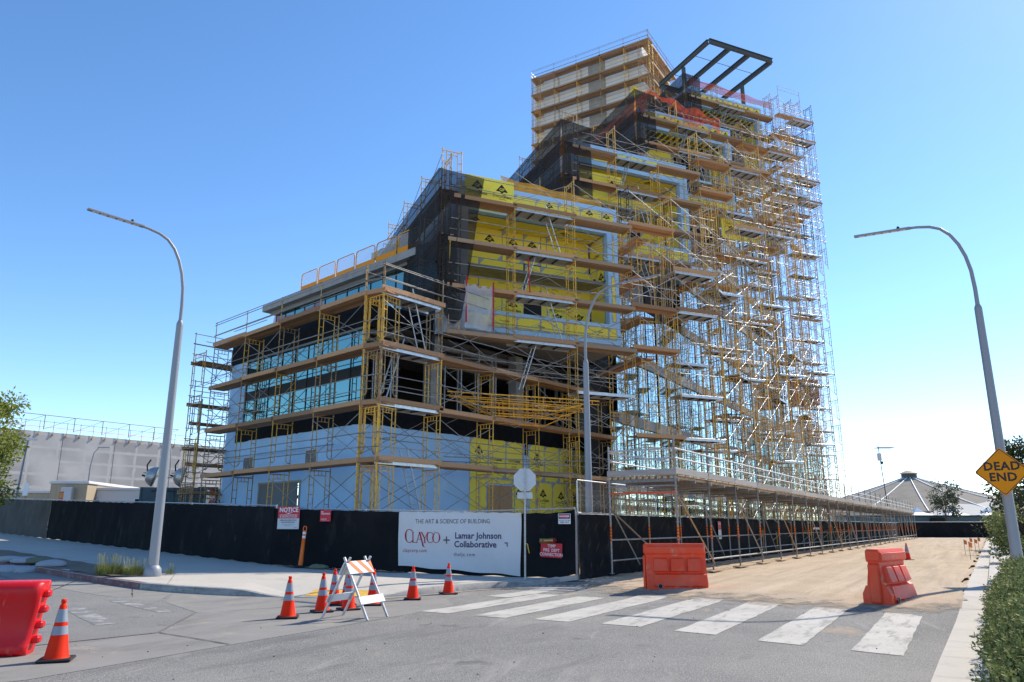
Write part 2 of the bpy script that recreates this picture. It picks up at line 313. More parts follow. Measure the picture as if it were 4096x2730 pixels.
def panelmat(name='sheathing', k1=.20, k0=-.068, spot=.085):
    """yellow gypsum sheathing with grey sealed joints and daubed fasteners; panels are built with a corner at the local origin"""
    m = mat(name, (.60,.485,.045), .85); nt = m.node_tree; n = nt.nodes; L = nt.links.new; b = n['Principled BSDF']
    at = n.new('ShaderNodeAttribute'); at.attribute_name = 'edge'       # distance to the panel's edge in metres
    tc = n.new('ShaderNodeTexCoord'); oi = n.new('ShaderNodeObjectInfo')
    vm = n.new('ShaderNodeVectorMath'); vm.operation = 'MULTIPLY_ADD'; L(oi.outputs['Random'], vm.inputs[0]); vm.inputs[1].default_value = (31,17,23); L(tc.outputs['Object'], vm.inputs[2])
    nz = n.new('ShaderNodeTexNoise'); nz.inputs['Scale'].default_value = 3.2; nz.inputs['Detail'].default_value = 5; L(vm.outputs[0], nz.inputs['Vector'])
    ma = n.new('ShaderNodeMath'); ma.operation = 'MULTIPLY_ADD'; L(nz.outputs[0], ma.inputs[0]); ma.inputs[1].default_value = k1; ma.inputs[2].default_value = k0
    lt = n.new('ShaderNodeMath'); lt.operation = 'LESS_THAN'; L(at.outputs['Fac'], lt.inputs[0]); L(ma.outputs[0], lt.inputs[1])
    vo = n.new('ShaderNodeTexVoronoi'); vo.inputs['Scale'].default_value = 2.6; L(vm.outputs[0], vo.inputs['Vector'])
    sp = n.new('ShaderNodeMath'); sp.operation = 'LESS_THAN'; L(vo.outputs['Distance'], sp.inputs[0]); sp.inputs[1].default_value = spot
    mx0 = n.new('ShaderNodeMath'); mx0.operation = 'MAXIMUM'; L(lt.outputs[0], mx0.inputs[0]); L(sp.outputs[0], mx0.inputs[1])
    nz2 = n.new('ShaderNodeTexNoise'); nz2.inputs['Scale'].default_value = 1.1; L(vm.outputs[0], nz2.inputs['Vector'])
    ye = n.new('ShaderNodeMix'); ye.data_type = 'RGBA'; L(nz2.outputs[0], ye.inputs[0]); ye.inputs[6].default_value = (.90,.75,.10,1); ye.inputs[7].default_value = (.83,.68,.085,1)
    mx = n.new('ShaderNodeMix'); mx.data_type = 'RGBA'; L(mx0.outputs[0], mx.inputs[0]); L(ye.outputs[2], mx.inputs[6]); mx.inputs[7].default_value = (.36,.38,.41,1)
    L(mx.outputs[2], b.inputs['Base Color'])
panelmat(); panelmat('sheathing_inner', .10, -.03, .05)
mat('sheathing_new', (.92,.78,.09), .85, noise=(1,.4,.7), col2=(.85,.70,.08))
# ------------------------------------------------------------------ ground
def sst(a, b, x):
    t = min(max((x-a)/(b-a), 0), 1); return t*t*(3-2*t)
def gz(x, y):
    s = -.78*x + .626*y
    a = .0468*math.log1p(math.exp(min((s-15.7)/1.5, 45)))*(1-sst(-4, 6, x)) if s < 70 else .0312*54.3*(1-sst(-4, 6, x))
    q = .53*x + .848*y; p = .848*x - .53*y
    return a + .16*sst(16.5, 19, q)*sst(-10.9, -9.7, p)
def drape(name, poly, off, m, step=.8, lift=None, kind='structure', parent=None, skirt=None):
    """flat sheet cut on a grid and laid over the ground at a height offset"""
    bm = bmesh.new(); vs = [bm.verts.new((x, y, 0)) for x, y in poly]; f = bm.faces.new(vs)
    if f.normal.z < 0: f.normal_flip()
    xs = [p[0] for p in poly]; ys = [p[1] for p in poly]
    for ax, lo, hi in ((0, min(xs), max(xs)), (1, min(ys), max(ys))):
        k = math.floor(lo/step)+1
        while k*step < hi:
            co = [0,0,0]; no = [0,0,0]; co[ax] = k*step; no[ax] = 1
            bmesh.ops.bisect_plane(bm, geom=bm.verts[:]+bm.edges[:]+bm.faces[:], plane_co=co, plane_no=no); k += 1
    bmesh.ops.recalc_face_normals(bm, faces=bm.faces[:])
    if sum(fc.normal.z for fc in bm.faces) < 0:
        for fc in bm.faces: fc.normal_flip()
    for v in bm.verts: v.co.z = gz(v.co.x, v.co.y) + (lift(v.co.x, v.co.y) if lift else off)
    if skirt:
        be = [e for e in bm.edges if e.is_boundary]
        r = bmesh.ops.extrude_edge_only(bm, edges=be)
        for v in [g for g in r['geom'] if isinstance(g, bmesh.types.BMVert)]: v.co.z = gz(v.co.x, v.co.y) - skirt
    me = bpy.data.meshes.new(name); bm.to_mesh(me); bm.free(); me.materials.append(MAT[m])
    o = part(name, me, parent)
    if kind and not parent: o['kind'] = kind
    return o
def rough_edge(pts, amp, step, seed=0):
    rr = random.Random(seed); out = []
    for a, b in zip(pts, pts[1:]):
        a = Vector(a); b = Vector(b); n = max(1, int((b-a).length/step)); d = (b-a).normalized(); nrm = Vector((-d.y, d.x))
        for i in range(n): out.append(tuple(a + (b-a)*i/n + nrm*rr.uniform(-amp, amp)))
    out.append(tuple(pts[-1])); return out

def ground_sheet():
    g = [-900,-400,-180,-90]; a = list(g); x = -60
    while x <= 70: a.append(x); x += 2.5
    a += [100,180,400,900]
    bx = [-300,-100,-40]; y = -10
    while y <= 120: bx.append(y); y += 2.5
    bx += [150,220,400,900,1800]
    mb = MB(); vs = [(x, y, gz(x, y) - .06) for y in bx for x in a]; n = len(a)
    mb.add(vs, [(j*n+i, j*n+i+1, (j+1)*n+i+1, (j+1)*n+i) for j in range(len(bx)-1) for i in range(n-1)], 0, True)
    o = pm('ground', mb, MAT['dirt']); o['kind'] = 'structure'
ground_sheet()
CURB = [(-40,43.7),(-26,32.3),(-18,25.9),(-14.4,23.1),(-13.35,22.35),(-11.77,21.1),(-10.3,19.95),(-9.02,19.05),(-7.96,18.55),(-7.05,18.25),(-6.15,18.02),(-5.3,17.86),(-4.7,17.8),(-3.8,17.79),(-3.14,17.95),(-2.35,18.6),(-1.88,19.1),(-1.29,19.85),(-.53,20.55),(.27,21.1),(1.3,21.55)]
FA, FB, FL = Vector((-7.9,25.6)), Vector((1.8,22.15)), Vector((-30,44.5))
RD = V2(.53,.848); RN = Vector((RD.y,-RD.x))         # street direction, and its right-hand normal
EDGE = [(-1.6,-1.5),(4.55,8.54),(6.16,11.15),(8.9,15.6),(9.4,16.45)]   # asphalt edge on the right
asph = [(-60,-12),(40,-12),(20,-6),(-1.6+.2,-1.5)] + EDGE[1:] + [(10.6,18.6),(6,20.4),(3,21.5),(1.9,22.0)] + CURB[::-1][0:] + [(-60,60),(-80,40)]
drape('road', asph, 0, 'asphalt', 1.0)
# concrete cross gutter and the gutter pan along the left kerb
sw = [(-9.5,5.6),(-5.19,8.6),(-3.9,11.03),(-3.02,12.63),(-1.9,14.75),(-1.2,16.3),(-1.45,17.6),(-1.1,18.6),(-1.9,18.9),(-2.4,18.4),(-3.14,17.9),(-3.8,17.75),(-4.7,17.76),(-5.3,17.8),(-6.15,17.96),(-7.05,18.2),(-7.96,18.5),(-7.3,16.6),(-5.9,14.85),(-5.4,12.2),(-6.47,10.93),(-11.5,7.3)]
gut = drape('gutter', sw, .004, 'gutter_concrete', .8)
gp = [(-7.96,18.5),(-9.02,19.0),(-10.3,19.9),(-11.77,21.05),(-13.35,22.3),(-14.4,23.05),(-26,32.25),(-40,43.6),(-40.6,43.1),(-26.4,31.7),(-14.9,22.3),(-12.0,19.6),(-9.35,17.7),(-7.49,16.6)]
drape('gutter', gp, .0045, 'gutter_concrete', .8)
drape('road', [(-7.3,16.55),(-5.95,14.85),(-5.45,12.2),(-6.5,10.98),(-11.5,7.4),(-20,2),(-30,10),(-22,20),(-14.9,22.2),(-12.1,19.55),(-9.4,17.65)], .008, 'old_asphalt', .8)
# faded old bars painted on the left arm and joints in the concrete
def strip(name, pts, w, off, m, parent=None, step=.5, amp=.02, seed=1):
    l = rough_edge(pts, amp, step, seed); d = (Vector(pts[-1])-Vector(pts[0])).normalized(); n = Vector((-d.y, d.x))*w
    rgt = rough_edge([tuple(Vector(p)-n) for p in pts], amp, step, seed+5)
    return drape(name, l + rgt[::-1], off, m, 1.0, parent=parent)
layered('paint_worn', (.36,.35,.33), [(3.5,.42,.52,(.17,.165,.158),(1,1,1)),(60,.5,.62,(.25,.24,.23),None)], .9, .3, 100)
for i, (a, b, w) in enumerate([((-8.5,17.0),(-6.4,15.0),.30),((-8.75,15.9),(-6.55,13.2),.34),((-9.6,14.5),(-7.0,11.9),.35),((-10.5,16.8),(-9.0,15.4),.3)]):
    o = strip('crosswalk_stripe', [a, b], w, .012, 'paint_worn', seed=i); 
for a, b in [((-5.4,12.2),(-3.9,11.05)),((-5.95,14.85),(-4.0,16.2)),((-10.3,17.1),(-11.6,20.9)),((-6.2,9.3),(-7.1,8.9)),((-8.4,17.4),(-9.2,19.0))]:
    strip('joint', [a, b], .018, .013, 'rubber', step=.25, amp=.012, seed=int(a[0]*7))
mat('sealant', (.07,.068,.065), .8)
# crosswalk bars
bars = [((4.48,10.56),(7.1,15.0),(.47,-.43)),((3.51,11.42),(6.12,15.95),(.49,-.42)),((2.55,12.45),(5.08,16.92),(.53,-.44)),((1.5,13.35),(4.05,17.75),(.6,-.42)),((.37,13.95),(2.95,18.35),(.6,-.36)),((-.72,14.5),(1.55,18.35),(.6,-.36)),((-1.75,15.2),(.6,19.0),(.55,-.36)),((-.6,18.4),(.75,20.3),(.5,-.33))]
for i, (a, b, w) in enumerate(bars):
    a, b, w = Vector(a), Vector(b), Vector(w)
    l = rough_edge([a, b], .012, .3, i); r = rough_edge([b+w, a+w], .012, .3, i+50)
    drape('crosswalk_stripe', l+r, .006, 'paint_white', 1.0)
# dirt covering the closed street
p0 = Vector((1.85,22.0))
dl = rough_edge([(1.3,21.62),(2.54,20.5),(3.3,19.35),(4.31,18.45),(5.34,17.75),(6.34,17.0),(7.25,16.2),(7.95,15.85),(9.25,15.95)], .07, .35, 3)
far = 105
dr = rough_edge([(9.3,16.4),tuple(Vector((9.3,16.4))+RD*18),tuple(Vector((9.3,16.4))+RD*45),tuple(Vector((9.3,16.4))+RD*(far-10))], .12, .8, 4)
drape('dirt_road', dl + dr + [(70,113),(40,113),tuple(p0+RD*70-RN*4),tuple(p0+RD*40-RN*4),tuple(p0+RD*4-RN*4),(0.9,23.2)], .035, 'dirt', .9, lift=lambda x, y: .011+.03*sst(18.5,24,.53*x+.848*y)*(.5+.5*math.sin((.848*x-.53*y)*2.6))+.006*math.sin(x*5)*math.sin(y*4.3))
# sidewalk of the corner with its kerb and a cut-down ramp
def wl(x, y):
    d = abs(x+4.2); r = sst(1.0, 2.3, d) ; f = sst(17.7, 20.2, y)
    return .012 + .138*max(r, f)
side = CURB[3:] + [(1.95,22.3),(2.2,23.2),(-7.6,26.3),(-30,45.3),(-33,43.1),(-24.8,35.4),(-19.85,29.9),(-17.2,27.9),(-13.61,24.7),(-11.47,23.2),(-9.8,22.1),(-10.3,20.9),(-11.3,21.2),(-14.2,23.5)]
drape('sidewalk', side, .15, 'sidewalk_concrete', .6, lift=wl, skirt=.1)
def curb_strip(pts, m, w=.16):
    mb = MB(); vs = []; N = len(pts)
    for i, p in enumerate(pts):
        p = Vector(p); d = (Vector(pts[min(i+1,N-1)])-Vector(pts[max(i-1,0)])).normalized(); n = Vector((-d.y,d.x))
        if n.y < 0: n = -n
        h = wl(*p)+.004; 
        for q, z in ((p-n*.03,-.03),(p-n*.015,h-.02),(p+n*.02,h),(p+n*w,h)): vs.append((q.x,q.y,gz(p.x,p.y)+z))
    mb.add(vs, [(i*4+k,(i+1)*4+k,(i+1)*4+k+1,i*4+k+1) for i in range(N-1) for k in range(3)], 0, True)
    return mb
def resample(pts, step):
    out = []
    for a, b in zip(pts, pts[1:]):
        a = Vector(a); b = Vector(b); n = max(1, int((b-a).length/step)); out += [tuple(a+(b-a)*i/n) for i in range(n)]
    return out+[pts[-1]]
cp = resample(CURB, .35)
k = min(range(len(cp)), key=lambda i: abs(cp[i][0]+8.9)+ (0 if cp[i][1] < 20 else 5))
o = pm('kerb', curb_strip(cp[:k+1], MAT['red_curb']), MAT['red_curb']); o['kind'] = 'structure'
o = pm('kerb', curb_strip(cp[k:], MAT['curb_concrete']), MAT['curb_concrete']); o['kind'] = 'structure'
for a, b in [((-8.2,18.6),(-9.4,21.8)),((-5.6,17.95),(-5.9,24.7)),((-5.0,19.0),(-3.2,18.9)),((-2.9,18.3),(-2.0,23.3)),((-1.0,20.2),(.2,22.6))]:
    strip('joint', resample([a, b], .5)[:1]+[b], .02, .157, 'curb_concrete', step=.4, amp=.003) if wl(*a) > .14 else None
# planting strip beside the kerb
drape('planting_soil', rough_edge([(-10.35,20.25),(-11.6,21.2),(-13.2,22.45),(-14.2,23.25),(-18,26.1),(-26,32.5),(-24.8,35.3),(-19.85,29.8),(-17.2,27.8),(-13.65,24.6),(-11.5,23.1),(-9.9,22.0),(-9.75,20.9),(-10.35,20.25)], .03, .6, 9)[:-1], .10, 'soil', .7, lift=lambda x, y: .165+.03*math.sin(x*3.1)*math.cos(y*2.3))
drape('planting_soil', rough_edge([(-7.6,25.35),(-6.9,24.6),(-4.8,23.95),(-3.4,23.6),(-3.1,24.0),(-7.6,25.55)], .08, .3, 2)[:-1], .16, 'soil', .4, lift=lambda x, y: .165+.02*math.sin(x*9)*math.cos(y*7))
# right-hand gutter pan, kerb and footway
e0 = Vector((-1.6,-1.5))+RD*0
def rp(s, p, base=Vector((9.4,16.45))): q = base+RD*s+RN*p; return (q.x, q.y)
drape('gutter', [rp(-21,-.0),rp(-8,-.02),rp(-1.6,0),rp(20,0),rp(90,0),rp(90,.45),rp(20,.45),rp(-21,.45)], .007, 'sidewalk_concrete', 1.5)
for s in range(-9, 12):
    strip('joint', [rp(s*1.5,.0), rp(s*1.5,.45)], .012, .013, 'curb_concrete', step=.2, amp=.002)
mb = MB(); 
for i in range(60):
    s0, s1 = -21+i*2.0, -21+(i+1)*2.0-.012
    vs = []
    for s in (s0, s1):
        for p, z in ((.45,0),(.47,.12),(.62,.13),(.62,-.05)): x, y = rp(s, p); vs.append((x, y, gz(x, y)+z))
    mb.add(vs, [(0,4,5,1),(1,5,6,2),(2,6,7,3),(0,1,2,3),(4,7,6,5)])
o = pm('kerb', mb, MAT['sidewalk_concrete']); o['kind'] = 'structure'
drape('sidewalk', [rp(2.2,.62),rp(90,.62),rp(90,2.2),rp(2.2,2.2)], .125, 'sidewalk_concrete', 2.0)
drape('planting_soil', [rp(-21,.62),rp(2.2,.62),rp(2.2,2.2),rp(90,2.2),rp(90,12),rp(-21,12)], .11, 'soil', 3.0)
drape('path', [(44,98),(75,98),(75,102),(44,102)], .07, 'sidewalk_concrete', 4)

# thin dust spilled from the dirt over the roadway
def dustmat():
    m = layered('dust', (.46,.36,.25), [(30,.5,.66,(.36,.28,.2),None)], .96, .3, 60); nt = m.node_tree; n = nt.nodes; L = nt.links.new; b = n['Principled BSDF']
    tc = n.new('ShaderNodeTexCoord'); nz = n.new('ShaderNodeTexNoise'); nz.inputs['Scale'].default_value = 2.2; nz.inputs['Detail'].default_value = 7; nz.inputs['Roughness'].default_value = .7; L(tc.outputs['Object'], nz.inputs['Vector'])
    at = n.new('ShaderNodeAttribute'); at.attribute_name = 'cover'; ad = n.new('ShaderNodeMath'); ad.operation = 'MULTIPLY_ADD'; L(at.outputs['Fac'], ad.inputs[0]); ad.inputs[1].default_value = .62; L(nz.outputs[0], ad.inputs[2])
    mr = n.new('ShaderNodeMapRange'); mr.inputs[1].default_value = .66; mr.inputs[2].default_value = .98; L(ad.outputs[0], mr.inputs[0])
    tp = n.new('ShaderNodeBsdfTransparent'); ms = n.new('ShaderNodeMixShader'); L(mr.outputs[0], ms.inputs[0]); L(tp.outputs[0], ms.inputs[1]); L(b.outputs[0], ms.inputs[2]); L(ms.outputs[0], n['Material Output'].inputs[0])
dustmat()
def dust_band(line, wn, wf, off):
    mb = MB(); vs = []; cov = []; N = len(line)
    for p in line:
        p = Vector(p); dn = -RD
        for k in range(7): t = k/6; q = p-dn*wf*(1-t)*.5+dn*wn*t; vs.append((q.x,q.y,gz(q.x,q.y)+off)); cov.append(.9*(1-t)**1.3)
    mb.add(vs,[(i*7+k,(i+1)*7+k,(i+1)*7+k+1,i*7+k+1) for i in range(N-1) for k in range(6)],0,True)
    me = mb.mesh('road_dust', MAT['dust']); a = me.attributes.new('cover','FLOAT','POINT'); a.data.foreach_set('value', cov); o = part('road_dust', me); o['kind'] = 'structure'
dust_band(resample([(2.2,20.9),(3.3,19.35),(4.31,18.45),(5.34,17.75),(6.34,17.0),(7.25,16.2),(7.95,15.85),(9.1,15.9)],.3), 2.2, .5, .018)
dust_band(resample([(-3.0,17.7),(-2.2,18.4),(-1.7,19.0),(-1.1,19.75),(-.4,20.4),(.4,20.95),(1.3,21.4)],.3), 1.1, .1, .016)
# ------------------------------------------------------------------ lettering
_tx = {}
def text_mesh(s, size, bold=0, align='CENTER', sp=1.0, narrow=1.0, shear=0):
    key = (s, size, bold, align, sp, narrow)
    if key in _tx: return _tx[key]
    c = bpy.data.curves.new('lettering', 'FONT'); c.body = s; c.size = size; c.offset = bold*size; c.align_x = align; c.align_y = 'CENTER'
    c.space_character = sp; c.resolution_u = 2; c.shear = shear
    o = bpy.data.objects.new('lettering', c); me = bpy.data.meshes.new_from_object(o)
    vs = [(v.co.x*narrow, v.co.y, v.co.z) for v in me.vertices]; fs = [tuple(p.vertices) for p in me.polygons]
    bpy.data.objects.remove(o); bpy.data.curves.remove(c); bpy.data.meshes.remove(me)
    _tx[key] = (vs, fs); return _tx[key]
def letters(mb, s, x, y, size, mi=0, bold=0, align='CENTER', z=0, narrow=1.0, sp=1.0, rot=0):
    vs, fs = text_mesh(s, size, bold, align, sp, narrow); c, si = math.cos(rot), math.sin(rot)
    mb.add([(x+vx*c-vy*si, y+vx*si+vy*c, z+vz) for vx, vy, vz in vs], fs, mi)
def quad(mb, x0, y0, x1, y1, mi=0, z=0): mb.add([(x0,y0,z),(x1,y0,z),(x1,y1,z),(x0,y1,z)], [(0,1,2,3)], mi)

# sheathing print: black triangle with GP, DensGlass, Sheathing and a block of fine print
def logo_mesh(tri=True, text=True):
    mb = MB()
    if tri:
        mb.add([(-.25,.05,0),(.25,.05,0),(0,.36,0)], [(0,1,2)]); mb.add([(-.085,.05,0),(0,-.03,0),(.085,.05,0)], [(0,1,2)])
        letters(mb, 'GP', 0, .135, .17, 1, .018, z=.0015)
    if text:
        letters(mb, 'Dens', -.005, -.13, .185, 0, .004, 'RIGHT', narrow=.95); letters(mb, 'Glass', .0, -.13, .185, 0, .025, 'LEFT', narrow=.98)
        letters(mb, 'Sheathing', .02, -.25, .075, 0, .004)
        for i in range(3): quad(mb, -.17, -.36-i*.035, .17, -.342-i*.035, 2)
    return mb.mesh('print', [MAT['print_black'], MAT['print_yellow'], MAT['print_fade']])
LOGO = [logo_mesh(), logo_mesh(), logo_mesh(True, False), logo_mesh(False, True)]
_pc = {}
def panel_mesh(w, h, m='sheathing', t=.014):
    key = (round(w,2), round(h,2), m)
    if key in _pc: return _pc[key]
    e = min(.28, w*.3, h*.3); xs = [0,e,w-e,w]; ys = [0,e,h-e,h]; mb = MB()
    vs = [(x,y,t) for y in ys for x in xs]; mb.add(vs, [(j*4+i,j*4+i+1,(j+1)*4+i+1,(j+1)*4+i) for j in range(3) for i in range(3)])
    mb.add([(0,0,0),(w,0,0),(w,h,0),(0,h,0),(0,0,t),(w,0,t),(w,h,t),(0,h,t)], [(0,1,5,4),(1,2,6,5),(2,3,7,6),(3,0,4,7),(3,2,1,0)])
    me = mb.mesh('sheathing_panel', MAT[m]); a = me.attributes.new('edge', 'FLOAT', 'POINT')
    for i in range(16): a.data[i].value = e if (i%4 in (1,2) and i//4 in (1,2)) else 0
    _pc[key] = me; return me
rl = random.Random(11)
def sheath(parent, M, x0, x1, y0, y1, cw=1.22, rh=2.44, skip=(), logos=.85, m='sheathing', hoff=0, flip=.1):
    """board a rectangle of wall with single sheathing panels, each with its print"""
    nr = max(1, round((y1-y0)/rh)); rh = (y1-y0)/nr
    for j in range(nr):
        x = x0 - (cw*.5 if j % 2 else 0)*(1 if nr > 1 else 0)
        while x < x1-.05:
            a, b = max(x, x0), min(x+cw, x1); x += cw
            if b-a < .12: continue
            ya, yb = y0+j*rh, y0+(j+1)*rh
            if any(a < s[2] and b > s[0] and ya < s[3] and yb > s[1] for s in skip):
                # keep what is left beside the opening
                for s in skip:
                    if a < s[2] and b > s[0] and ya < s[3] and yb > s[1]:
                        bits = []
                        if s[0]-a > .12: bits.append((a, min(b, s[0]), ya, yb))
                        if b-s[2] > .12: bits.append((max(a, s[2]), b, ya, yb))
                        ca, cb = max(a, s[0]), min(b, s[2])
                        if cb-ca > .12 and s[1]-ya > .12: bits.append((ca, cb, ya, s[1]))
                        if cb-ca > .12 and yb-s[3] > .12: bits.append((ca, cb, s[3], yb))
                        for q in bits:
                            pp = part('sheathing_panel', panel_mesh(q[1]-q[0]-.012, q[3]-q[2]-.012, m), parent, M @ T(q[0]+.006, q[2]+.006, 0))
                            if q[1]-q[0] > .75 and q[3]-q[2] > .9: part('print', LOGO[0], pp, M @ T((q[0]+q[1])/2, q[2]+(q[3]-q[2])*.56, .0165) @ Matrix.Scale(1.1, 4))
                        break
                continue
            w, h = b-a-.012, yb-ya-.012
            p = part('sheathing_panel', panel_mesh(w, h, m), parent, M @ T(a+.006, ya+.006, 0))
            if rl.random() < logos and w > .6 and h > .55:
                sc = min(1.15, h/.95); ang = math.pi if rl.random() < flip else 0; nlg = max(1, int(w/.82)); ph = rl.uniform(.38,.62)
                for q in range(nlg):
                    if nlg > 1 and rl.random() < .2: continue
                    lg = LOGO[rl.choice((0,0,0,1,2,3))] if h > .85 else LOGO[3]
                    part('print', lg, p, M @ T(a+w*(q+ph)/nlg, ya+h*rl.uniform(.52,.6) if h > .85 else ya+h*.72, .0165) @ RZ(ang) @ Matrix.Scale(sc, 4))

# ------------------------------------------------------------------ the building
Fd, Sd, Ld, Md, LP = V2(.914,.406), V2(-.406,.914), V2(-.728,.686), V2(.65,.76), V2(-.848,.53)
W0 = Vector((-5.75,28.8))
bld = thing('office_building', 'stepped office building with yellow boarded blocks, glass walls and pale blue base', 'building', (2,40,0))
def B(name, a, b, m, M, parent=bld, label=None, bev=0):
    mb = MB(); mb.box(a, b) if not bev else mb.bbox(a, b, bev); return pm(name, mb, MAT[m], parent, M, label)
LE = W0+Ld*11.3; ML = wallM(LE, -Ld); MR = wallM(W0, Md)
# left wall: pale blue base with a doorway, ragged black membrane, window bands
for a, b in (((0,-.6,-.3),(3.7,5.6,0)),((7.0,-.6,-.3),(11.3,5.6,0)),((3.7,3.4,-.3),(7.0,5.6,0))): B('wall', a, b, 'stucco_blue', ML)
B('doorway', (3.5,-.6,-3.0),(7.2,3.6,-2.6), 'interior_dark', ML); B('door_frame', (3.58,3.35,-.1),(7.12,3.47,.03), 'galv', ML)
for x in (3.6,7.0): B('door_frame', (x,-.6,-.1),(x+.1,3.35,.03), 'galv', ML)
def cloth(x0, x1, y0, y1, nx, ny, f, jag=0, seed=0):
    mb = MB(); rr = random.Random(seed); vs = []
    jg = [rr.uniform(-1, 1)*jag for _ in range(nx+1)]
    for j in range(ny+1):
        for i in range(nx+1):
            u, v = i/nx, j/ny; y = y1-(y1-y0+jg[i])*v; vs.append((x0+(x1-x0)*u, y, f(u, v)))
    mb.add(vs, [(j*(nx+1)+i,(j+1)*(nx+1)+i,(j+1)*(nx+1)+i+1,j*(nx+1)+i+1) for j in range(ny) for i in range(nx)], 0, True); return mb
mat('tarp_grey', (.16,.17,.18), .8, bump=.3, bscale=4)
o = pm('door_tarp', cloth(3.75,6.95,2.15,3.4,24,10,lambda u,v:.05+.05*math.sin(u*23)*v+.12*v*math.sin(u*3.1), .25, 4), MAT['tarp_grey'], bld, ML)
for x in (2.1,7.4):
    B('window_frame', (x-.06,3.78,0),(x+.86,4.72,.035), 'stucco_white', ML)
    pm('window_film', cloth(x,x+.8,3.85,4.65,8,8,lambda u,v:.045+.012*math.sin(u*17+v*5)), MAT['tarp_grey'], bld, ML)
def ragged(x0, x1, y0, y1, t=.02, seed=3, amp=.022):
    rr = random.Random(seed); low = []; x = x0
    while x < x1: low.append((x, y0+rr.uniform(-amp, amp))); x += rr.uniform(.12,.45)
    low.append((x1, y0)); mb = MB(); mb.prism(low+[(x1,y1),(x0,y1)], 0, t); return mb
pm('membrane_band', ragged(1.0,11.32,5.45,6.22,.02,3), MAT['black_membrane'], bld, ML); B('wall', (0,5.6,-.3),(11.3,6.2,-.002), 'stucco_blue', ML)
B('pier', (0,6.2,-.3),(1.55,9.35,.0), 'stucco_blue', ML)
B('parapet', (0,9.35,-.4),(11.3,10.45,.05), 'black_membrane', ML)
NP = 9; pw = (11.3-1.6)/NP
pane_a = MB().box((.03,.02,-.05),(pw-.03,1.13,-.03)).mesh('window_pane', MAT['glass_teal'])
pane_b = MB().box((.03,.02,-.05),(pw-.03,1.53,-.03)).mesh('window_pane', MAT['glass_teal'])
mull = MB().bbox((-.018,6.2,-.09),(.018,9.35,.0), .006).mesh('mullion', MAT['mullion'])
for i in range(NP):
    x = 1.6+i*pw
    part('window_pane', pane_a, bld, ML @ T(x,6.22,0)); part('window_pane', pane_b, bld, ML @ T(x,7.8,0)); part('mullion', mull, bld, ML @ T(x+(.04 if i == 0 else 0),0,0))
part('mullion', mull, bld, ML @ T(11.26,0,0))
B('spandrel', (1.6,7.36,-.06),(11.24,7.8,-.02), 'mullion', ML); B('window_sill', (1.55,6.16,-.05),(11.3,6.24,.07), 'mullion', ML)
B('window_head', (1.55,9.27,-.05),(11.3,9.36,.08), 'spandrel', ML)
# right wall: pale blue, then boarded yellow, open storey above
B('wall', (0,-.6,-.3),(5.95,5.6,0), 'stucco_blue', MR); B('wall', (5.95,-.6,-.3),(18,5.6,-.02), 'stucco_blue', MR)
sheath(bld, MR @ T(0,0,-.018), 5.97, 9.75, .1, 5.5, 1.22, 1.8, skip=[(7.1,.0,8.85,3.45)], flip=0)
sheath(bld, MR @ T(0,0,-.018), 10.1, 17.5, .1, 5.5, 1.22, 1.8, flip=0)
B('plywood_door', (7.16,.0,-.04),(7.98,3.4,.02), 'plywood', MR); B('plywood_door', (8.0,.0,-.04),(8.8,3.4,.025), 'plywood', MR)
pm('membrane_band', ragged(-.02,18,5.45,6.25,.02,8), MAT['black_membrane'], bld, MR); B('membrane_drip', (9.8,4.9,-.018),(10.02,5.5,.01), 'black_membrane', MR)
B('parapet', (0,9.75,-.4),(18,10.4,.05), 'black_membrane', MR)
foot = [W0, W0+Md*26, LE+Md*26, LE]
def slab(name, poly, z0, z1, m): 
    mb = MB(); mb.prism([tuple(p) for p in poly], z0, z1); return pm(name, mb, MAT[m], bld)
ins = [W0-Ld*0+ (Md+Ld)*.32, W0+Md*26, LE+Md*26, LE+(Md-Ld)*.32]
slab('floor_slab', ins, 5.9, 6.15, 'concrete'); slab('roof_slab', ins, 9.75, 10.3, 'concrete')
B('core_wall', (.5,6.15,-7),(18,9.75,-6.8), 'interior_dark', MR); B('core_wall', (0,6.15,-9),(.3,9.7,-.5), 'interior_dark', MR @ T(17,0,0)) 
B('core_wall', (.5,6.15,-.45),(10.5,9.7,-.4), 'interior_dark', ML)
for x in (3.7,9.4,15): B('column', (x,6.15,-.7),(x+.5,9.75,-.2), 'concrete', MR)
stud = MB().box((0,6.15,-.04),(.05,9.7,.04)).mesh('stud', MAT['steel_stud'])
for x in (1.5,1.62,2.0,2.5,2.62,5.0,5.12,5.55,6.1,6.6,6.72,7.2,7.8,8.3,8.42,8.9,10.4,10.9,11.4,11.9,12.4,12.9,13.4,13.9,14.4,16,16.5,17): part('stud', stud, bld, MR @ T(x,0,-1.1-.4*math.sin(x*5)))
mb = MB()
for y, z in ((9.3,-1.5),(9.1,-2.4),(9.45,-.9)): mb.tube((.6,y,z),(17,y+.1,z),.12,8)
pm('duct', mb, MAT['galv'], bld, MR)
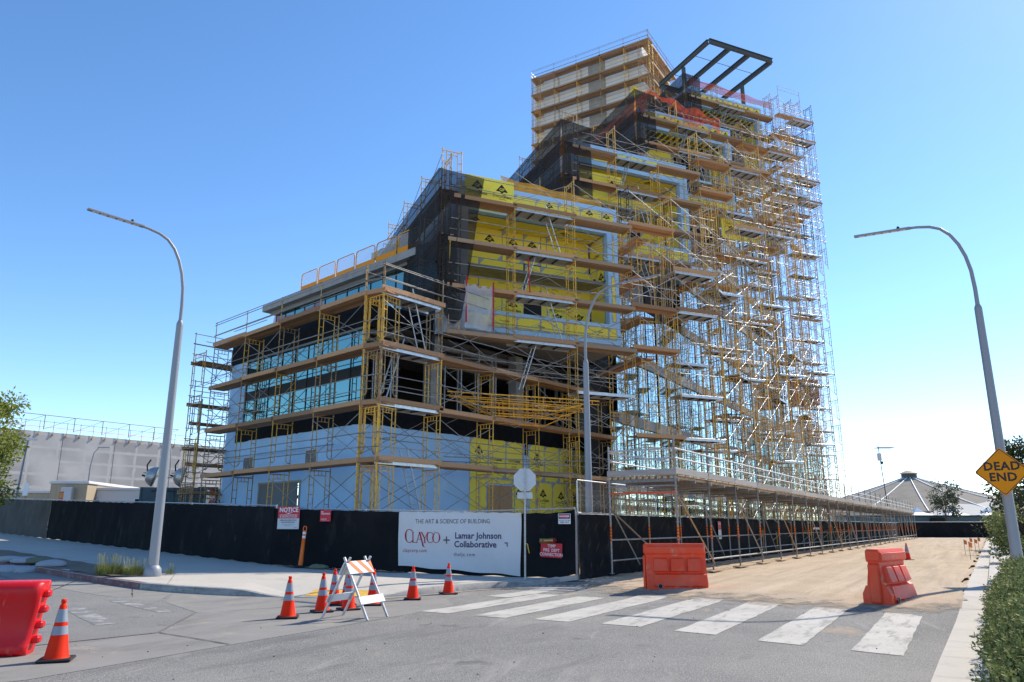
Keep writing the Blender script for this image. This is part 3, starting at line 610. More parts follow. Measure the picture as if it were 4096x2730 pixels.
# set-back storeys above the left wall, with roof slabs
def penthouse(P, d, ln, z0, z1, over, dep, cols):
    Mp = wallM(P, d)
    mb = MB(); mb.prism([(-over,over),(ln,over),(ln,-dep),(-over,-dep)], z1, z1+.38, M=Mp @ Matrix(((1,0,0,0),(0,0,1,0),(0,1,0,0),(0,0,0,1)))); pm('roof_slab', mb, MAT['concrete'], bld)
    B('roof_edge', (-over*.4,z1-.16,-1),(ln,z1-.002,over-.35), 'spandrel', Mp); B('core_wall', (.2,z0,-1),(ln,z1,-.6), 'interior_dark', Mp)
    w = ln/cols; me = MB().box((.02,z0,-.03),(w-.02,z1-.16,0)).mesh('window_pane', MAT['glass_teal']); mm = MB().box((-.025,z0,-.04),(.025,z1-.16,.03)).mesh('mullion', MAT['mullion'])
    for i in range(cols): part('window_pane', me, bld, Mp @ T(i*w,0,0)); part('mullion', mm, bld, Mp @ T(i*w+.03,0,0))
W2 = W0 + Vector((.686,.728))*4.5
penthouse(W2+Ld*15.6, -Ld, 14.5, 10.3, 13.95, .6, 8, 14)
penthouse(Vector((-8.0,44.4)), -Ld, 7, 15, 17.9, .6, 6, 6)
# the four boarded blocks, each stepped back and up from the last
BFR = [Vector((5.3,35.3))+Vector((6.03,9.23))*k for k in range(4)]; BW = 8.5
BZB = [10.1,17.5,24.9,32.3]; BZT = [17.2,24.35,32.2,39.7]
YZ = Matrix(((1,0,0,0),(0,0,1,0),(0,1,0,0),(0,0,0,1)))
for k in range(4):
    FLk = BFR[k]-Fd*BW; M = wallM(FLk, Fd); zb, zt = BZB[k], BZT[k]; fh = [1.38,1.32,1.5,1.42][k]
    B('soffit', (0,zb-.25,-10),(BW,zb,-.02), 'concrete', M)
    B('fascia', (0,zt-fh,-.35),(BW,zt,0), 'stucco_blue', M); B('fascia', (0,zb,-.35),(BW,zb+1.0,0), 'stucco_blue', M)
    B('jamb', (BW-.6,zb+1.0,-.35),(BW,zt-fh,0), 'stucco_blue', M); B('jamb', (0,zb+1.0,-.35),(.5,zt-fh,0), 'stucco_white', M)
    B('side_wall', (0,zb,-10),(.3,zt,-.36), 'stucco_white', M); B('side_wall', (BW-.3,zb,-10),(BW,zt,-.36), 'stucco_blue', M)
    B('roof_slab', (.3,zt-1.0,-10),(BW-.3,zt-.75,-.36), 'concrete', M)
    sheath(bld, M, .3, BW-.2, zt-fh+.28, zt-.22, 1.22, 2.44, flip=.05)
    sheath(bld, M, .5, BW-.2, zb+.2, zb+.82, 1.22, 2.44, logos=.5)
    sheath(bld, M, BW-.44, BW-.2, zb+1.1, zt-fh+.2, .24, 2.44, logos=0)
    # the recess: back wall with openings, returns and ceiling
    wz = -1.75; x0, x1, y0, y1 = .5, BW-.6, zb+.9, zt-fh
    wins = [(4.1,zb+1.4,5.05,zb+2.6),(4.1,zb+3.5,5.05,zb+4.15),(4.1,zb+4.5,5.05,zb+5.15)] if k == 0 else [(4.2,zb+1.4,7.6,zt-fh-.4)] if k > 1 else [(5.0,zb+2.0,5.9,zb+3.0)]
    Mb = M @ T(0,0,wz)
    if k < 2: B('recess_wall', (x0,y0,-.2),(x1,y1,-.02), 'interior_dark', Mb)
    else: B('recess_wall', (x0,y0,-1.2),(x1,y1,-1.0), 'interior_dark', Mb)
    sheath(bld, Mb, x0, x1, y0, y1, 2.44, 1.4, skip=wins, flip=.12, m='sheathing_inner')
    if k > 1:
        for i in range(9): B('stud', (4.25+i*.4,zb+1.4,-.3),(4.3+i*.4,zt-fh-.4,-.25), 'steel_stud', Mb)
    Ms = wallM((M @ Vector((x1,0,-.36))).xy, (M.to_3x3() @ Vector((0,0,1))).xy) ; Ms = M @ T(x1,0,wz) @ RY(-math.pi/2)
    sheath(bld, Ms, 0, 1.38, y0, y1, 1.38, 1.9, flip=.1, m='sheathing_inner')
    Mt = M @ T(x0,0,-.36) @ RY(math.pi/2); sheath(bld, Mt, 0, 1.38, y0, y1, 1.38, 1.9, m='sheathing_inner')
    Mc = M @ T(x0,y1-.02,wz) @ RX(math.pi/2); 
    if k < 2: sheath(bld, Mc, 0, x1-x0, 0, 1.38, 2.44, 1.38, logos=.6, m='sheathing_inner')
    else:
        for i in range(14): B('ceiling_rib', (x0+.1+i*.52,y1-.12,wz),(x0+.2+i*.52,y1-.02,-.36), 'sheathing_new', M)
        B('ceiling', (x0,y1-.02,wz),(x1,y1+.02,-.36), 'dark_steel', M)
    B('recess_floor', (x0,y0-.1,wz),(x1,y0,-.36), 'concrete', M)
    ms = zb+3.15
    if k < 2: B('balcony_slab', (x0,ms,wz+.05),(x1,ms+.12,-.5), 'concrete_yellow_bounce', M); B('slab_edge', (x0,ms-.01,-.5),(x1,ms+.13,-.42), 'galv', M)
    # body of the building behind the block
    c0 = BFR[k]-RN*2.7+RD*4.5; mb = MB(); poly = [c0, c0+RD*16, c0+RD*16-RN*6.5, c0-RN*6.5]
    mb.prism([tuple(p) for p in poly], zb, zt-.9); pm('storey_block', mb, MAT['spandrel'], bld)
# glass wall on the street side, floor bands and panes
G0 = BFR[0]-RN*2.0-RD*1.0; MG = wallM(G0, RD)
gp_ = MB().box((.02,0,-.03),(1.48,3.0,0)).mesh('window_pane', MAT['glass_pale']); gm_ = MB().box((-.022,0,-.05),(.022,3.0,.03)).mesh('mullion', MAT['mullion'])
for k in range(4):
    for f in range(11):
        z = f*3.62+.3
        if z+3 > BZT[k]-.6: break
        s0 = 4.0 if (k == 0 and z < 9) else 2.5 if k == 0 else 11*k; s1 = 11*(k+1)
        if z+3 > BZB[k]: s0 = 11*k+4.8
        B('floor_band', (s0,z-.6,-.3),(s1,z-.02,.10), 'concrete', MG)
        s = s0
        while s < s1-.3:
            part('window_pane', gp_, bld, MG @ T(s,z,0)); part('mullion', gm_, bld, MG @ T(s,z,0)); s += 1.5
for k in range(4): B('core_wall', (2.5 if k == 0 else 11*k,0,-.8),(11*(k+1),BZB[k]-.3,-.6), 'interior_dark', MG)
# rounded low wing at the far end of the street side
cc = Vector((21.6,76.5)); rw = 9.2; st = []
for i in range(15):
    a = math.radians(-165+i*195/14); st.append(cc+Vector((rw*math.cos(a), rw*math.sin(a))))
for i in range(14):
    Mq = wallM(st[i], st[i+1]-st[i]); ln = (st[i+1]-st[i]).length
    for z, h in ((.3,3.4),(4.6,4.4)):
        B('window_pane', (.02,z,-.05),(ln-.02,z+h,0), 'glass_pale', Mq); B('mullion', (-.03,z,-.06),(.03,z+h,.04), 'mullion', Mq)
    for z, h in ((3.7,.9),(9.0,1.8)): B('floor_band', (-.02,z,-.4),(ln+.02,z+h,.25), 'stucco_white' if z > 5 else 'spandrel', Mq)
# tall white core with dark strip
K = Vector((15.2,72.9)); KW = K+RD*1.3-RN*1.3; MK = wallM(KW+LP*14.2, -LP)
B('core_wall', (0,20,-9),(14.2,55.1,0), 'stucco_white', MK, label='white stucco lift core rising behind the stepped blocks')
B('core_stripe', (7.4,22,0),(9.6,54.9,.02), 'concrete', MK); B('core_stripe', (12.7,40,0),(13.4,50,.02), 'sheathing_new', MK)
# ------------------------------------------------------------------ scaffolding
_fm = {}
rs = random.Random(5)
def frame_mesh(w, h, m):
    key = (w, h, m)
    if key in _fm: return _fm[key]
    mb = MB(); r = .024; n = 5; e = .2 if w > .8 else .16
    for x in (0, w): mb.tube((x,0,0),(x,0,h),r,n)
    mb.tube((0,0,h-.08),(w,0,h-.08),r,n); mb.tube((e,0,h-.26),(w-e,0,h-.26),r*.7,4)
    for x, s in ((0,1),(w,-1)):
        xi = x+s*e; mb.tube((xi,0,h-.08),(xi,0,.5),r*.85,n); mb.tube((xi,0,.5),(x+s*e*.6,0,.4),r*.85,n); mb.tube((x+s*e*.6,0,.4),(x,0,.4),r*.85,n)
        for z in (.75,1.1,1.45): mb.tube((x,0,z),(xi,0,z),r*.7,4)
    for x in (w*.42,w*.58): mb.tube((x,0,h-.26),(x,0,h-.08),r*.6,4)
    mb.tube((0,0,h-.03),(0,0,h+.02),r*1.5,6); mb.tube((w,0,h-.03),(w,0,h+.02),r*1.5,6)
    _fm[key] = mb.mesh('frame', MAT[m]); return _fm[key]
def cached(key, fn):
    if key not in _fm: _fm[key] = fn()
    return _fm[key]
def bayM(P, D, N, z): return Matrix(((N.x, D.x, 0, P.x), (N.y, D.y, 0, P.y), (0, 0, 1, z), (0, 0, 0, 1)))
def plank_mesh(L, m): return cached(('pl',round(L,2),m), lambda: MB().bbox((-.12,-.12,-.022),(.12,L+.12,.022),.006).mesh('plank', MAT[m]))
def toe_mesh(L, m, h=.18): return cached(('toe',round(L,2),m,h), lambda: MB().bbox((-.02,-.1,0),(.022,L+.1,h),.006).mesh('toe_board', MAT[m]))
def alu_mesh(L, w):
    def f():
        mb = MB(); mb.box((.06,0,.0),(w-.06,L,.03), 0); mb.bbox((.03,-.03,-.09),(.06,L+.03,.05),.006,1); mb.bbox((w-.06,-.03,-.09),(w-.03,L+.03,.05),.006,1)
        y = .4
        while y < L-.2: mb.box((.06,y,-.06),(w-.06,y+.05,-.002),2); y += .62
        return mb.mesh('deck', [MAT['deck_alu'], MAT['alu'], MAT['truss_dark']])
    return cached(('al',round(L,2),w), f)
def rail_mesh(L, r=.019, m='galv'): return cached(('rail',round(L,2),r,m), lambda: MB().tube((0,-.06,0),(0,L+.06,0),r,5).mesh('guard_rail', MAT[m]))
def brace_mesh(L, h): return cached(('br',round(L,2),round(h,2)), lambda: MB().tube((0,0,.35),(0,L,h-.25),.014,4).tube((.015,0,h-.25),(.015,L,.35),.014,4).mesh('cross_brace', MAT['galv']))
def ladder_mesh(h, run):
    def f():
        mb = MB()
        for x in (0,.42): mb.tube((x,0,0),(x,run,h),.028,5)
        n = int(h/.3)
        for i in range(1,n): t = i/n; mb.tube((0,run*t,h*t),(.42,run*t,h*t),.016,5)
        return mb.mesh('ladder', MAT['alu'])
    return cached(('ld',round(h,2),round(run,2)), f)
def scaffold(label, P, D, N, nb, bay, z0, nl, lh, decks, w=.91, top=1.15, far=False, pal=(.7,.27,.03), braces=True, ladders=(), skipf=(), group='scaffold runs on the building', railp=1.0, inner=True, wood='wood', name='scaffold', toe=True, cat='scaffold', toprails=True, off=0):
    P = Vector(P); th = thing(name, label, cat, (P.x, P.y, max(z0, 0)), group)
    stuff = MB()
    ms = ('yellow_paint','yellow_worn','blue_frame')
    for k in range(nl):
        for i in range(nb+1):
            if (i, k) in skipf: continue
            m = rs.choices(ms, pal)[0]
            part('frame', frame_mesh(w, lh, m), th, bayM(P+D*(bay*i), D, N, z0+k*lh))
        for i in range(nb):
            if not braces: continue
            M = bayM(P+D*(bay*i)-N*.02, D, N, z0+k*lh)
            if far:
                rr = [(M @ Vector(v)) for v in ((0,0,.35),(0,bay,lh-.25),(.015,0,lh-.25),(.015,bay,.35))]
                stuff.tube(rr[0],rr[1],.016,4); stuff.tube(rr[2],rr[3],.016,4)
                if inner:
                    o = N*w; o3 = Vector((o.x,o.y,0)); stuff.tube(rr[0]+o3,rr[1]+o3,.016,4); stuff.tube(rr[2]+o3,rr[3]+o3,.016,4)
            elif rs.random() < .75:
                part('cross_brace', brace_mesh(bay, lh), th, M)
                if inner and rs.random() < .5: part('cross_brace', brace_mesh(bay, lh), th, bayM(P+D*(bay*i)+N*w, D, N, z0+k*lh))
    ztop = z0+nl*lh
    for lv, kinds in decks.items():
        z = z0+lv*lh+.03+off
        for i in range(nb):
            kd = kinds[i % len(kinds)]
            if kd in 'wg':
                wm = {'w':wood,'g':'wood_grey'}[kd]; npl = 3 if w < 1 else 4
                for j in range(npl): part('plank', plank_mesh(bay, wm), th, bayM(P+D*(bay*i)+N*(.13+j*(w-.2)/npl), D, N, z+.022+rs.uniform(0,.012)) @ RZ(rs.uniform(-.006,.006)))
                if toe: part('toe_board', toe_mesh(bay, wm), th, bayM(P+D*(bay*i)-N*.045, D, N, z+rs.uniform(-.03,.02)) @ RX(rs.uniform(-.006,.006)))
            elif kd == 'a':
                part('deck', alu_mesh(bay, w), th, bayM(P+D*(bay*i), D, N, z+.03))
                if toe and rs.random() < .8: part('toe_board', toe_mesh(bay, 'wood'), th, bayM(P+D*(bay*i)-N*.045, D, N, z+.07))
            if kd == ' ' and rs.random() > .6: continue
            for hz in (.55,1.05):
                if rs.random() > railp: continue
                M = bayM(P+D*(bay*i)-N*.045, D, N, z+hz)
                if far: stuff.tube(M @ Vector((0,-.06,0)), M @ Vector((0,bay+.06,0)), .02, 4)
                else: part('guard_rail', rail_mesh(bay), th, M @ RX(rs.uniform(-.008,.008)))
            if inner and not far and rs.random() < .6: part('guard_rail', rail_mesh(bay), th, bayM(P+D*(bay*i)+N*(w+.03), D, N, z+.95))
    if top:
        me = cached(('gp',round(top,2)), lambda: MB().tube((0,0,0),(0,0,top),.022,5).mesh('guard_post', MAT['yellow_worn']))
        for i in range(nb+1): part('guard_post', me, th, bayM(P+D*(bay*i), D, N, ztop))
        for i in range(nb):
            if toprails:
                for hz in (.55, top-.05): part('guard_rail', rail_mesh(bay), th, bayM(P+D*(bay*i)-N*.03, D, N, ztop+hz))
    for (i, k, flip) in ladders:
        M = bayM(P+D*(bay*i+(.5 if not flip else bay-.5))+N*.3, D, N, z0+k*lh+.06)
        if flip: M = M @ Matrix.Scale(-1, 4, (0,1,0))
        part('ladder', ladder_mesh(lh+.55, .85), th, M)
    if stuff.v: pm('rails_and_braces', stuff, MAT['galv_bright'], th, None, kind='stuff')
    return th
CLf = Vector((-5.5,26.8)); CRt = Vector((-4.75,26.35)); NL = Vector((.686,.728)); NR = Vector((-.76,.65))
scaffold('weathered yellow scaffold with orange planks along the teal windows of the left wall', CLf, Ld, NL, 4, 3.05, -.42, 5, 2.08, {2:'wwww',3:'wwww',4:'wwww',5:'wwww'}, pal=(.35,.65,.0), top=1.25)
th = scaffold('yellow scaffold with aluminium decks along the open dark storey, right of the corner', CRt, Md, NR, 5, 3.05, -.42, 5, 2.08, {2:'awwgw',3:'awwww',4:'awwww',5:'a    '}, pal=(.72,.28,0), top=0, ladders=((0,1,1),(0,4,1),(0,3,0)), skipf={(i,4) for i in (2,3,4,5)})
for z in (.55,1.15): part('guard_rail', rail_mesh(3.05), th, bayM(CRt, Md, NR, 9.98+z))
me = MB().tube((0,0,0),(0,0,1.25),.025,6).mesh('guard_post', MAT['yellow_worn'])
for q in (CRt, CRt+Md*3.05): part('guard_post', me, th, bayM(q, Md, NR, 9.98))
# corner tower between the two runs
scaffold('narrow yellow scaffold bay wrapping the building corner between the two facade runs', CLf+Vector((.05,-.02)), V2(.86,-.5), V2(.5,.86), 1, .85, -.42, 5, 2.08, {2:'w',3:'w',4:'w',5:'w'}, pal=(.8,.2,0), top=1.25, braces=False)
CE = CLf+Ld*12.25; NE = Vector((.76,-.65))
scaffold('rusty scaffold tower of many lifts at the far left end of the building', CE-NE*1.35-Md*.3, Md, NE, 3, 2.6, -.6, 5, 2.08, {1:'w',2:'wgw',3:'gww',4:'ww',5:'ww'}, pal=(.35,.65,0), top=1.1, w=1.2, off=-.55)
scaffold('rusty scaffold bay standing behind the left end tower', CE-NE*1.35+Md*.6-NE*1.4, Md, NE, 2, 2.6, -.6, 4, 2.08, {1:'g',2:'g',3:'w',4:'w'}, pal=(.15,.85,0), top=1.1, w=.91, off=-1.2)
# runs in front of the four boarded blocks
SO = 1.55
blab = ['lowest','second','third','highest']
FRONT = []
for k in range(4):
    P = BFR[k]-Fd*(BW+.9)-Sd*SO; z9 = 9.6+7.4*k
    z9 -= .25; base = -.90 if k == 0 else z9-2*2.05
    nl = round((BZT[k]+.4-base)/2.05)
    dk = {}
    for lv in range(nl+1):
        z = base+lv*2.05
        if z9-.3 < z < BZT[k]-1.0: dk[lv] = ('gagww' if lv % 2 else 'wagww')
    if k == 0: dk[4] = '  a  '; dk[2] = '   a '
    sk = {(i, q) for i in (0,1) for q in range(0,5)} if k == 0 else set()
    sk |= {(i, nl-1) for i in ((1,3) if k == 0 else (0,2))}
    scaffold('bright yellow scaffold with plank decks before the %s boarded yellow block' % blab[k], P, Fd, Sd, 3, 3.05, base, nl, 2.05, dk, pal=(.85,.12,.03) if k < 3 else (.25,.35,.4), top=0,
             ladders=[(1,q,q%2) for q in range(4 if k == 0 else 1, nl-1)], skipf=sk, far=False, braces=True)
    # access bays carrying on past the block's right end, down to the ground
    P2 = P+Fd*9.15
    nl2 = round((BZT[k]+.9+.65)/2.05)
    dk = {lv: (('wa',' a','w ')[lv % 3] if -.65+lv*2.05 > z9-4 else ('a ', ' a')[lv % 2] if lv % 2 == 0 else '  ') for lv in range(1, nl2)}
    scaffold('tall scaffold tower standing right of the %s boarded yellow block' % blab[k], P2, Fd, Sd, 2, 2.5, -.65 if k < 3 else 23.95, nl2 if k < 3 else nl2-12, 2.05, dk if k < 3 else {lv-12: dk[lv] for lv in dk if lv > 12}, pal=(.66,.29,.05) if k < 3 else (.3,.5,.2), top=0, far=True, railp=.55, inner=False)
    # side run under the debris net
    P3 = BFR[k]-Fd*(BW+1.0)-Sd*SO
    b3 = BZB[k]-.5; n3 = 4
    scaffold('scaffold behind black netting on the left side of the %s block' % blab[k], P3-Fd*.3+Sd*.1, Sd, Fd, 3, 3.05, b3, n3, 2.05, {1:'w',2:'w',3:'w'}, pal=(.6,.4,0), top=0)
for k in range(4):
    z9 = 9.35+7.4*k; base = -.90 if k == 0 else z9-2*2.05; lv0 = 5 if k == 0 else 1
    scaffold('short return scaffold with orange planks at the right end of the %s block' % blab[k], BFR[k]+Fd*.75-Sd*(SO-.95), Sd, Fd, 2, 3.0, base, lv0+4, 2.05, {lv: 'w' for lv in range(lv0, lv0+4)}, pal=(.75,.22,.03), top=0, far=True, toe=True, railp=.4, inner=False, skipf={(i,q) for i in range(3) for q in range(lv0-1)} if k else set())
# rows of towers filling the street side between the blocks
rowlab = ['first','second','third','fourth','fifth','sixth','seventh','eighth','ninth']
ri = 0
for k in range(4):
    for f in (3.4, 6.9):
        if k == 3: continue
        P = BFR[k]+RD*f-Sd*SO+Fd*.6
        top = BZT[k]+(1.2 if k < 3 else 1.8); nl2 = round((top+.65)/2.05)
        dk = {lv: (('a ','  ',' a','  ','  ')[(lv+ri*2) % 5]) for lv in range(1, nl2)}
        scaffold('%s tower of dense scaffold along the glass street front, counted from the lowest block' % rowlab[ri].capitalize(), P, Fd, Sd, 2, 2.4, -.65, nl2, 2.05, dk, pal=(.6,.36,.04), top=0, far=True, toe=False, railp=.5, inner=False, group='dense scaffold towers on the street side')
        ri += 1
# outer line parallel to the street
P = BFR[0]+Fd*6.0-Sd*.2
th = scaffold('long open scaffold run along the street side in front of the towers', P, RD, -RN, 9, 3.05, -.65, 8, 2.05, {2:'  a',5:' a ',7:'a  '}, pal=(.6,.32,.08), top=0, far=True, toe=False, railp=.35, inner=False)
# end tower against the sky
P = Vector((25.9,64.9))
scaffold('slender tall scaffold tower against the sky at the far right end', P, Fd, Sd, 1, 2.75, -.65, 21, 2.05, {lv: 'a' if lv % 5 else 'w' for lv in range(1,21)}, pal=(.15,.8,.05), top=1.0, far=True, toe=False, railp=1)
scaffold('outermost scaffold leg beside the slender far right tower', P+Fd*2.9+Sd*2.2, RD, -RN, 1, 3.05, -.65, 21, 2.05, {5:'w',14:'w',17:'w',19:'w',20:'w'}, pal=(.1,.85,.05), top=1.0, far=True, toe=False, railp=1)
# around the white core
zc = 54.35-2.2*11
scaffold('brown weathered scaffold with wide plank decks across the white lift core', K, LP, RD, 5, 3.0, zc, 11, 2.2, {lv: 'gwg' for lv in range(1,12)}, pal=(.4,.6,0), top=1.3, w=1.3, wood='wood_grey', braces=False)
scaffold('end return of the scaffold around the white lift core', K-RN*.1, RD, -RN, 3, 3.0, zc, 11, 2.2, {lv: 'w' for lv in range(4,12)}, pal=(.5,.5,0), top=1.3, w=1.2, wood='wood_pale', braces=False)
scaffold('left return of the scaffold around the white lift core', K+LP*15.1, RD, RN, 2, 3.0, zc, 11, 2.2, {lv: 'w' for lv in range(4,12)}, pal=(.3,.7,0), top=0, w=1.2, braces=True, far=True)
from mathutils import noise as NZ
# ------------------------------------------------------------------ site fence with windscreen
def fence_run(label, pts, h, off, panel=3.05, scr='windscreen', pale=0, z_extra=0, tall_rail=True, far=False, group=None):
    a, b = Vector(pts[0]), Vector(pts[1]); d = (b-a).normalized(); L = (b-a).length; n = Vector((d.y,-d.x))
    th = thing('construction_fence', label, 'fence', (a.x, a.y, gz(*a)), group)
    np_ = max(1, round(L/panel)); pl = L/np_
    zf = lambda s: gz(*(a+d*s)) + off
    for i in range(np_+1):
        p = a+d*(i*pl)-n*.04; z = zf(i*pl); pm('post', MB().tube((p.x,p.y,z-.1),(p.x,p.y,z+h+.06),.03,7,cap=True), MAT['galv_bright'], th)
    for i in range(np_):
        s0, s1 = i*pl, (i+1)*pl; p, q = a+d*s0-n*.04, a+d*s1-n*.04
        pm('top_rail', MB().tube((p.x,p.y,zf(s0)+h+.03),(q.x,q.y,zf(s1)+h+.03),.022,6), MAT['galv_bright'], th)
        pm('bottom_rail', MB().tube((p.x,p.y,zf(s0)+.05),(q.x,q.y,zf(s1)+.05),.018,6), MAT['galv_bright'], th)
    # windscreen in widths of two or three bays, slack between the ties
    s = 0; w = 0; rr = random.Random(int(L*10))
    while s < L-.1:
        e = min(L, s+pl*rr.choice((2,2,3))); nx = max(6, int((e-s)/(.14 if not far else .6))); ny = 14 if not far else 5; mb = MB(); vs = []; ph = rr.uniform(0,9)
        for j in range(ny+1):
            for i in range(nx+1):
                u = s-.03+(e-s+.06)*i/nx; v = j/ny; pos = a+d*u
                sag = .022*abs(math.sin(u*math.pi/.61)) * (1-v)**2 if not far else 0
                f = .036*NZ.noise((u*.9,v*1.6+ph,3.1))+.026*NZ.noise((u*2.6+v*1.5,v*2.2,ph))+.010*NZ.noise((u*7,v*5,ph+4))+.02*math.sin(v*3.14)*math.sin(u*2.06+1)
                zz = zf(u)+h*(1-v)-.02*v-sag+.03*v+.02*math.sin(u*5)*v
                q = pos+n*(.03+f+.02*v); vs.append((q.x,q.y,zz))
        mb.add(vs, [(j*(nx+1)+i,(j+1)*(nx+1)+i,(j+1)*(nx+1)+i+1,j*(nx+1)+i+1) for j in range(ny) for i in range(nx)], 0, True)
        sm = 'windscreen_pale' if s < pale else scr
        pm('windscreen', mb, MAT[sm], th); s = e
    return th
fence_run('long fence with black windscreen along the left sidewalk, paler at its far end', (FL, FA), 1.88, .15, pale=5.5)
fence_run('black windscreen fence across the corner, carrying the white banner and red signs', (FA, FB), 1.82, .15)
fence_run('black windscreen fence running down the dirt street behind the walkway posts', (FB+Vector((.1,.1)), FB+RD*88), 1.84, .0)
fence_run('distant black windscreen fence across the end of the dirt street', (Vector((41,99)), Vector((70,96))), 1.9, .0, far=True, panel=4.5)
# chain link panel standing above the corner
th = thing('chain_link_panel', 'bare chain link fence panel standing above the black screen at the corner', 'fence', (FB.x, FB.y, 1.9))
M = wallM((FB.x+.12, FB.y+.3), RD)
fr = MB(); z0, z1, Lc = 1.93, 2.92, 6.2
for x in (0, 3.1, 6.2): fr.tube((x,.2,0),(x,z1,0),.025,7,cap=True)
for z in (z0,z1): fr.tube((0,z,0),(Lc,z,0),.022,6)
pm('panel_frame', fr, MAT['galv_bright'], th, M)
mb = MB(); n = int(Lc/.075)
for i in range(n):
    x = i*.075; pts = []
    k = 0; z = z0
    while z <= z1: pts.append((x+(.075 if k % 2 else 0), z, .004*(1 if k % 2 else -1))); z += .075; k += 1
    for p, q in zip(pts, pts[1:]): mb.tube(p, q, .0035, 3)
pm('chain_link_mesh', mb, MAT['galv_bright'], th, M, kind='stuff')
# ------------------------------------------------------------------ signs and banner on the fence
FD = (FB-FA).normalized(); MF = wallM((FA.x, FA.y), FD)
def sign(name, label, M, w, h, board, rects, texts, mats, cat='sign', t=.006):
    th = thing(name, label, cat, M.to_translation()); M = M @ T(0,0,.0)
    pm('board', MB().bbox((-w/2,-h/2,0),(w/2,h/2,t),.002), MAT[board], th, M)
    if rects:
        mb = MB()
        for x0,y0,x1,y1,mi in rects: quad(mb, x0,y0,x1,y1,mi,t+.001)
        pm('panel_colour', mb, [MAT[m] for m in mats], th, M)
    mb = MB()
    for s, x, y, size, mi, bold, nar in texts: letters(mb, s, x, y, size, mi, bold, z=t+.003, narrow=nar)
    if texts: pm('lettering', mb, [MAT[m] for m in mats], th, M)
    return th, M
sm_ = ['sign_red','sign_white','sign_black','ink_dark']
th, M = sign('notice_sign', 'red and white NOTICE drone sign on the black fence', MF @ T(.62,1.86,.12), .84,.66+.06,'sign_grey',[(-.42,-.02,.42,.36,0)],
  [('NOTICE',0,.25,.2,1,.03,1),('AUTONOMOUS DRONE MAY',0,.085,.062,1,.02,.85),('BE OPERATING IN THE AREA',0,.025,.062,1,.02,.85),('OPERATING UNDER SPECIAL',0,-.08,.056,2,.02,.9),('FAA AUTHORIZATION.',0,-.145,.056,2,.02,.9),('For questions or concerns contact',0,-.21,.03,2,0,1),('drones@claycorp.com',0,-.245,.03,2,0,1),('CLAYCO',.3,-.31,.04,3,0,1)], sm_)
mb = MB()
for x in (-.11,.11): mb.tube((x-.04,.165,.01),(x+.04,.165,.01),.006,4); mb.tube((x,.165,.01),(x*.35,.145,.01),.006,4)
mb.bbox((-.04,.125,.007),(.04,.155,.012),.002); pm('drone_symbol', mb, MAT['sign_white'], th, M)
sign('no_trespassing_sign', 'small square red NO TRESPASSING sign on the black fence', MF @ T(2.03,1.92,.12), .4,.36,'sign_red',[],
  [('NO',-.125,.12,.062,1,.03,.9),('TRESPASSING',-.0,.06,.062,1,.03,.9),('CLAYCO',-.06,-.11,.06,1,.01,.9),('THE ART & SCIENCE OF BUILDING',.0,-.155,.02,1,0,.9)], sm_)
th, M = sign('danger_sign', 'white DANGER KEEP OUT sign at the fence corner', MF @ T(10.03,1.8,.12), .37,.29,'sign_white',[(-.17,-.0,.17,.13,2)],
  [('DANGER',0,.068,.075,1,.03,1),('CONSTRUCTION AREA',0,-.045,.042,4,.02,.78),('KEEP OUT',0,-.1,.055,2,.02,1.1)], sm_+['ink_blue'])
mb = MB(); e = [(math.cos(2*math.pi*i/24)*.158, .068+math.sin(2*math.pi*i/24)*.054, .0085) for i in range(24)]; mb.add(e, [tuple(range(24))]); pm('panel_oval', mb, MAT['sign_red'], th, M)
sign('fire_connection_sign', 'red TEMP FIRE DEPT CONNECTION sign hanging below the brass pipe inlet', MF @ T(9.63,.92,.13) @ RZ(-.05), .64,.40,'sign_red',[],
  [('TEMP',0,.12,.12,1,.012,.85),('FIRE  DEPT',0,.0,.12,1,.012,.85),('CONNECTION',0,-.12,.12,1,.012,.85)], sm_)
sign('street_notice_sign', 'small red and white notice sign on the fence behind the walkway posts', wallM((FB.x,FB.y),RD) @ T(13.4,1.42,.13), .42,.75,'sign_grey',[(-.21,.02,.21,.375,0)], [('NOTICE',0,.27,.1,1,.02,1)], sm_)
# fire department inlet
th = thing('fire_hose_inlet', 'twin brass hose inlet poking through the black fence above its red sign', 'pipe inlet', (MF @ Vector((9.5,1.2,0))))
Mi = MF @ T(9.62,1.2,.1); mb = MB(); mb.tube((.1,0,0),(.1,0,.22),.07,12,cap=True); mb.tube((.1,0,.18),(-.02,0,.26),.06,12,cap=True); pm('body', mb, MAT['iron_red'], th, Mi)
mb = MB()
for x, z in ((-.12,.25),(.02,.34)): mb.tube((x+.1,0,z-.05),(x-.1,-.01,z+.08),.055,12,cap=True); mb.tube((x-.06,-.01,z+.05),(x-.12,-.01,z+.09),.066,12,cap=True)
pm('hose_coupling', mb, MAT['brass'], th, Mi)
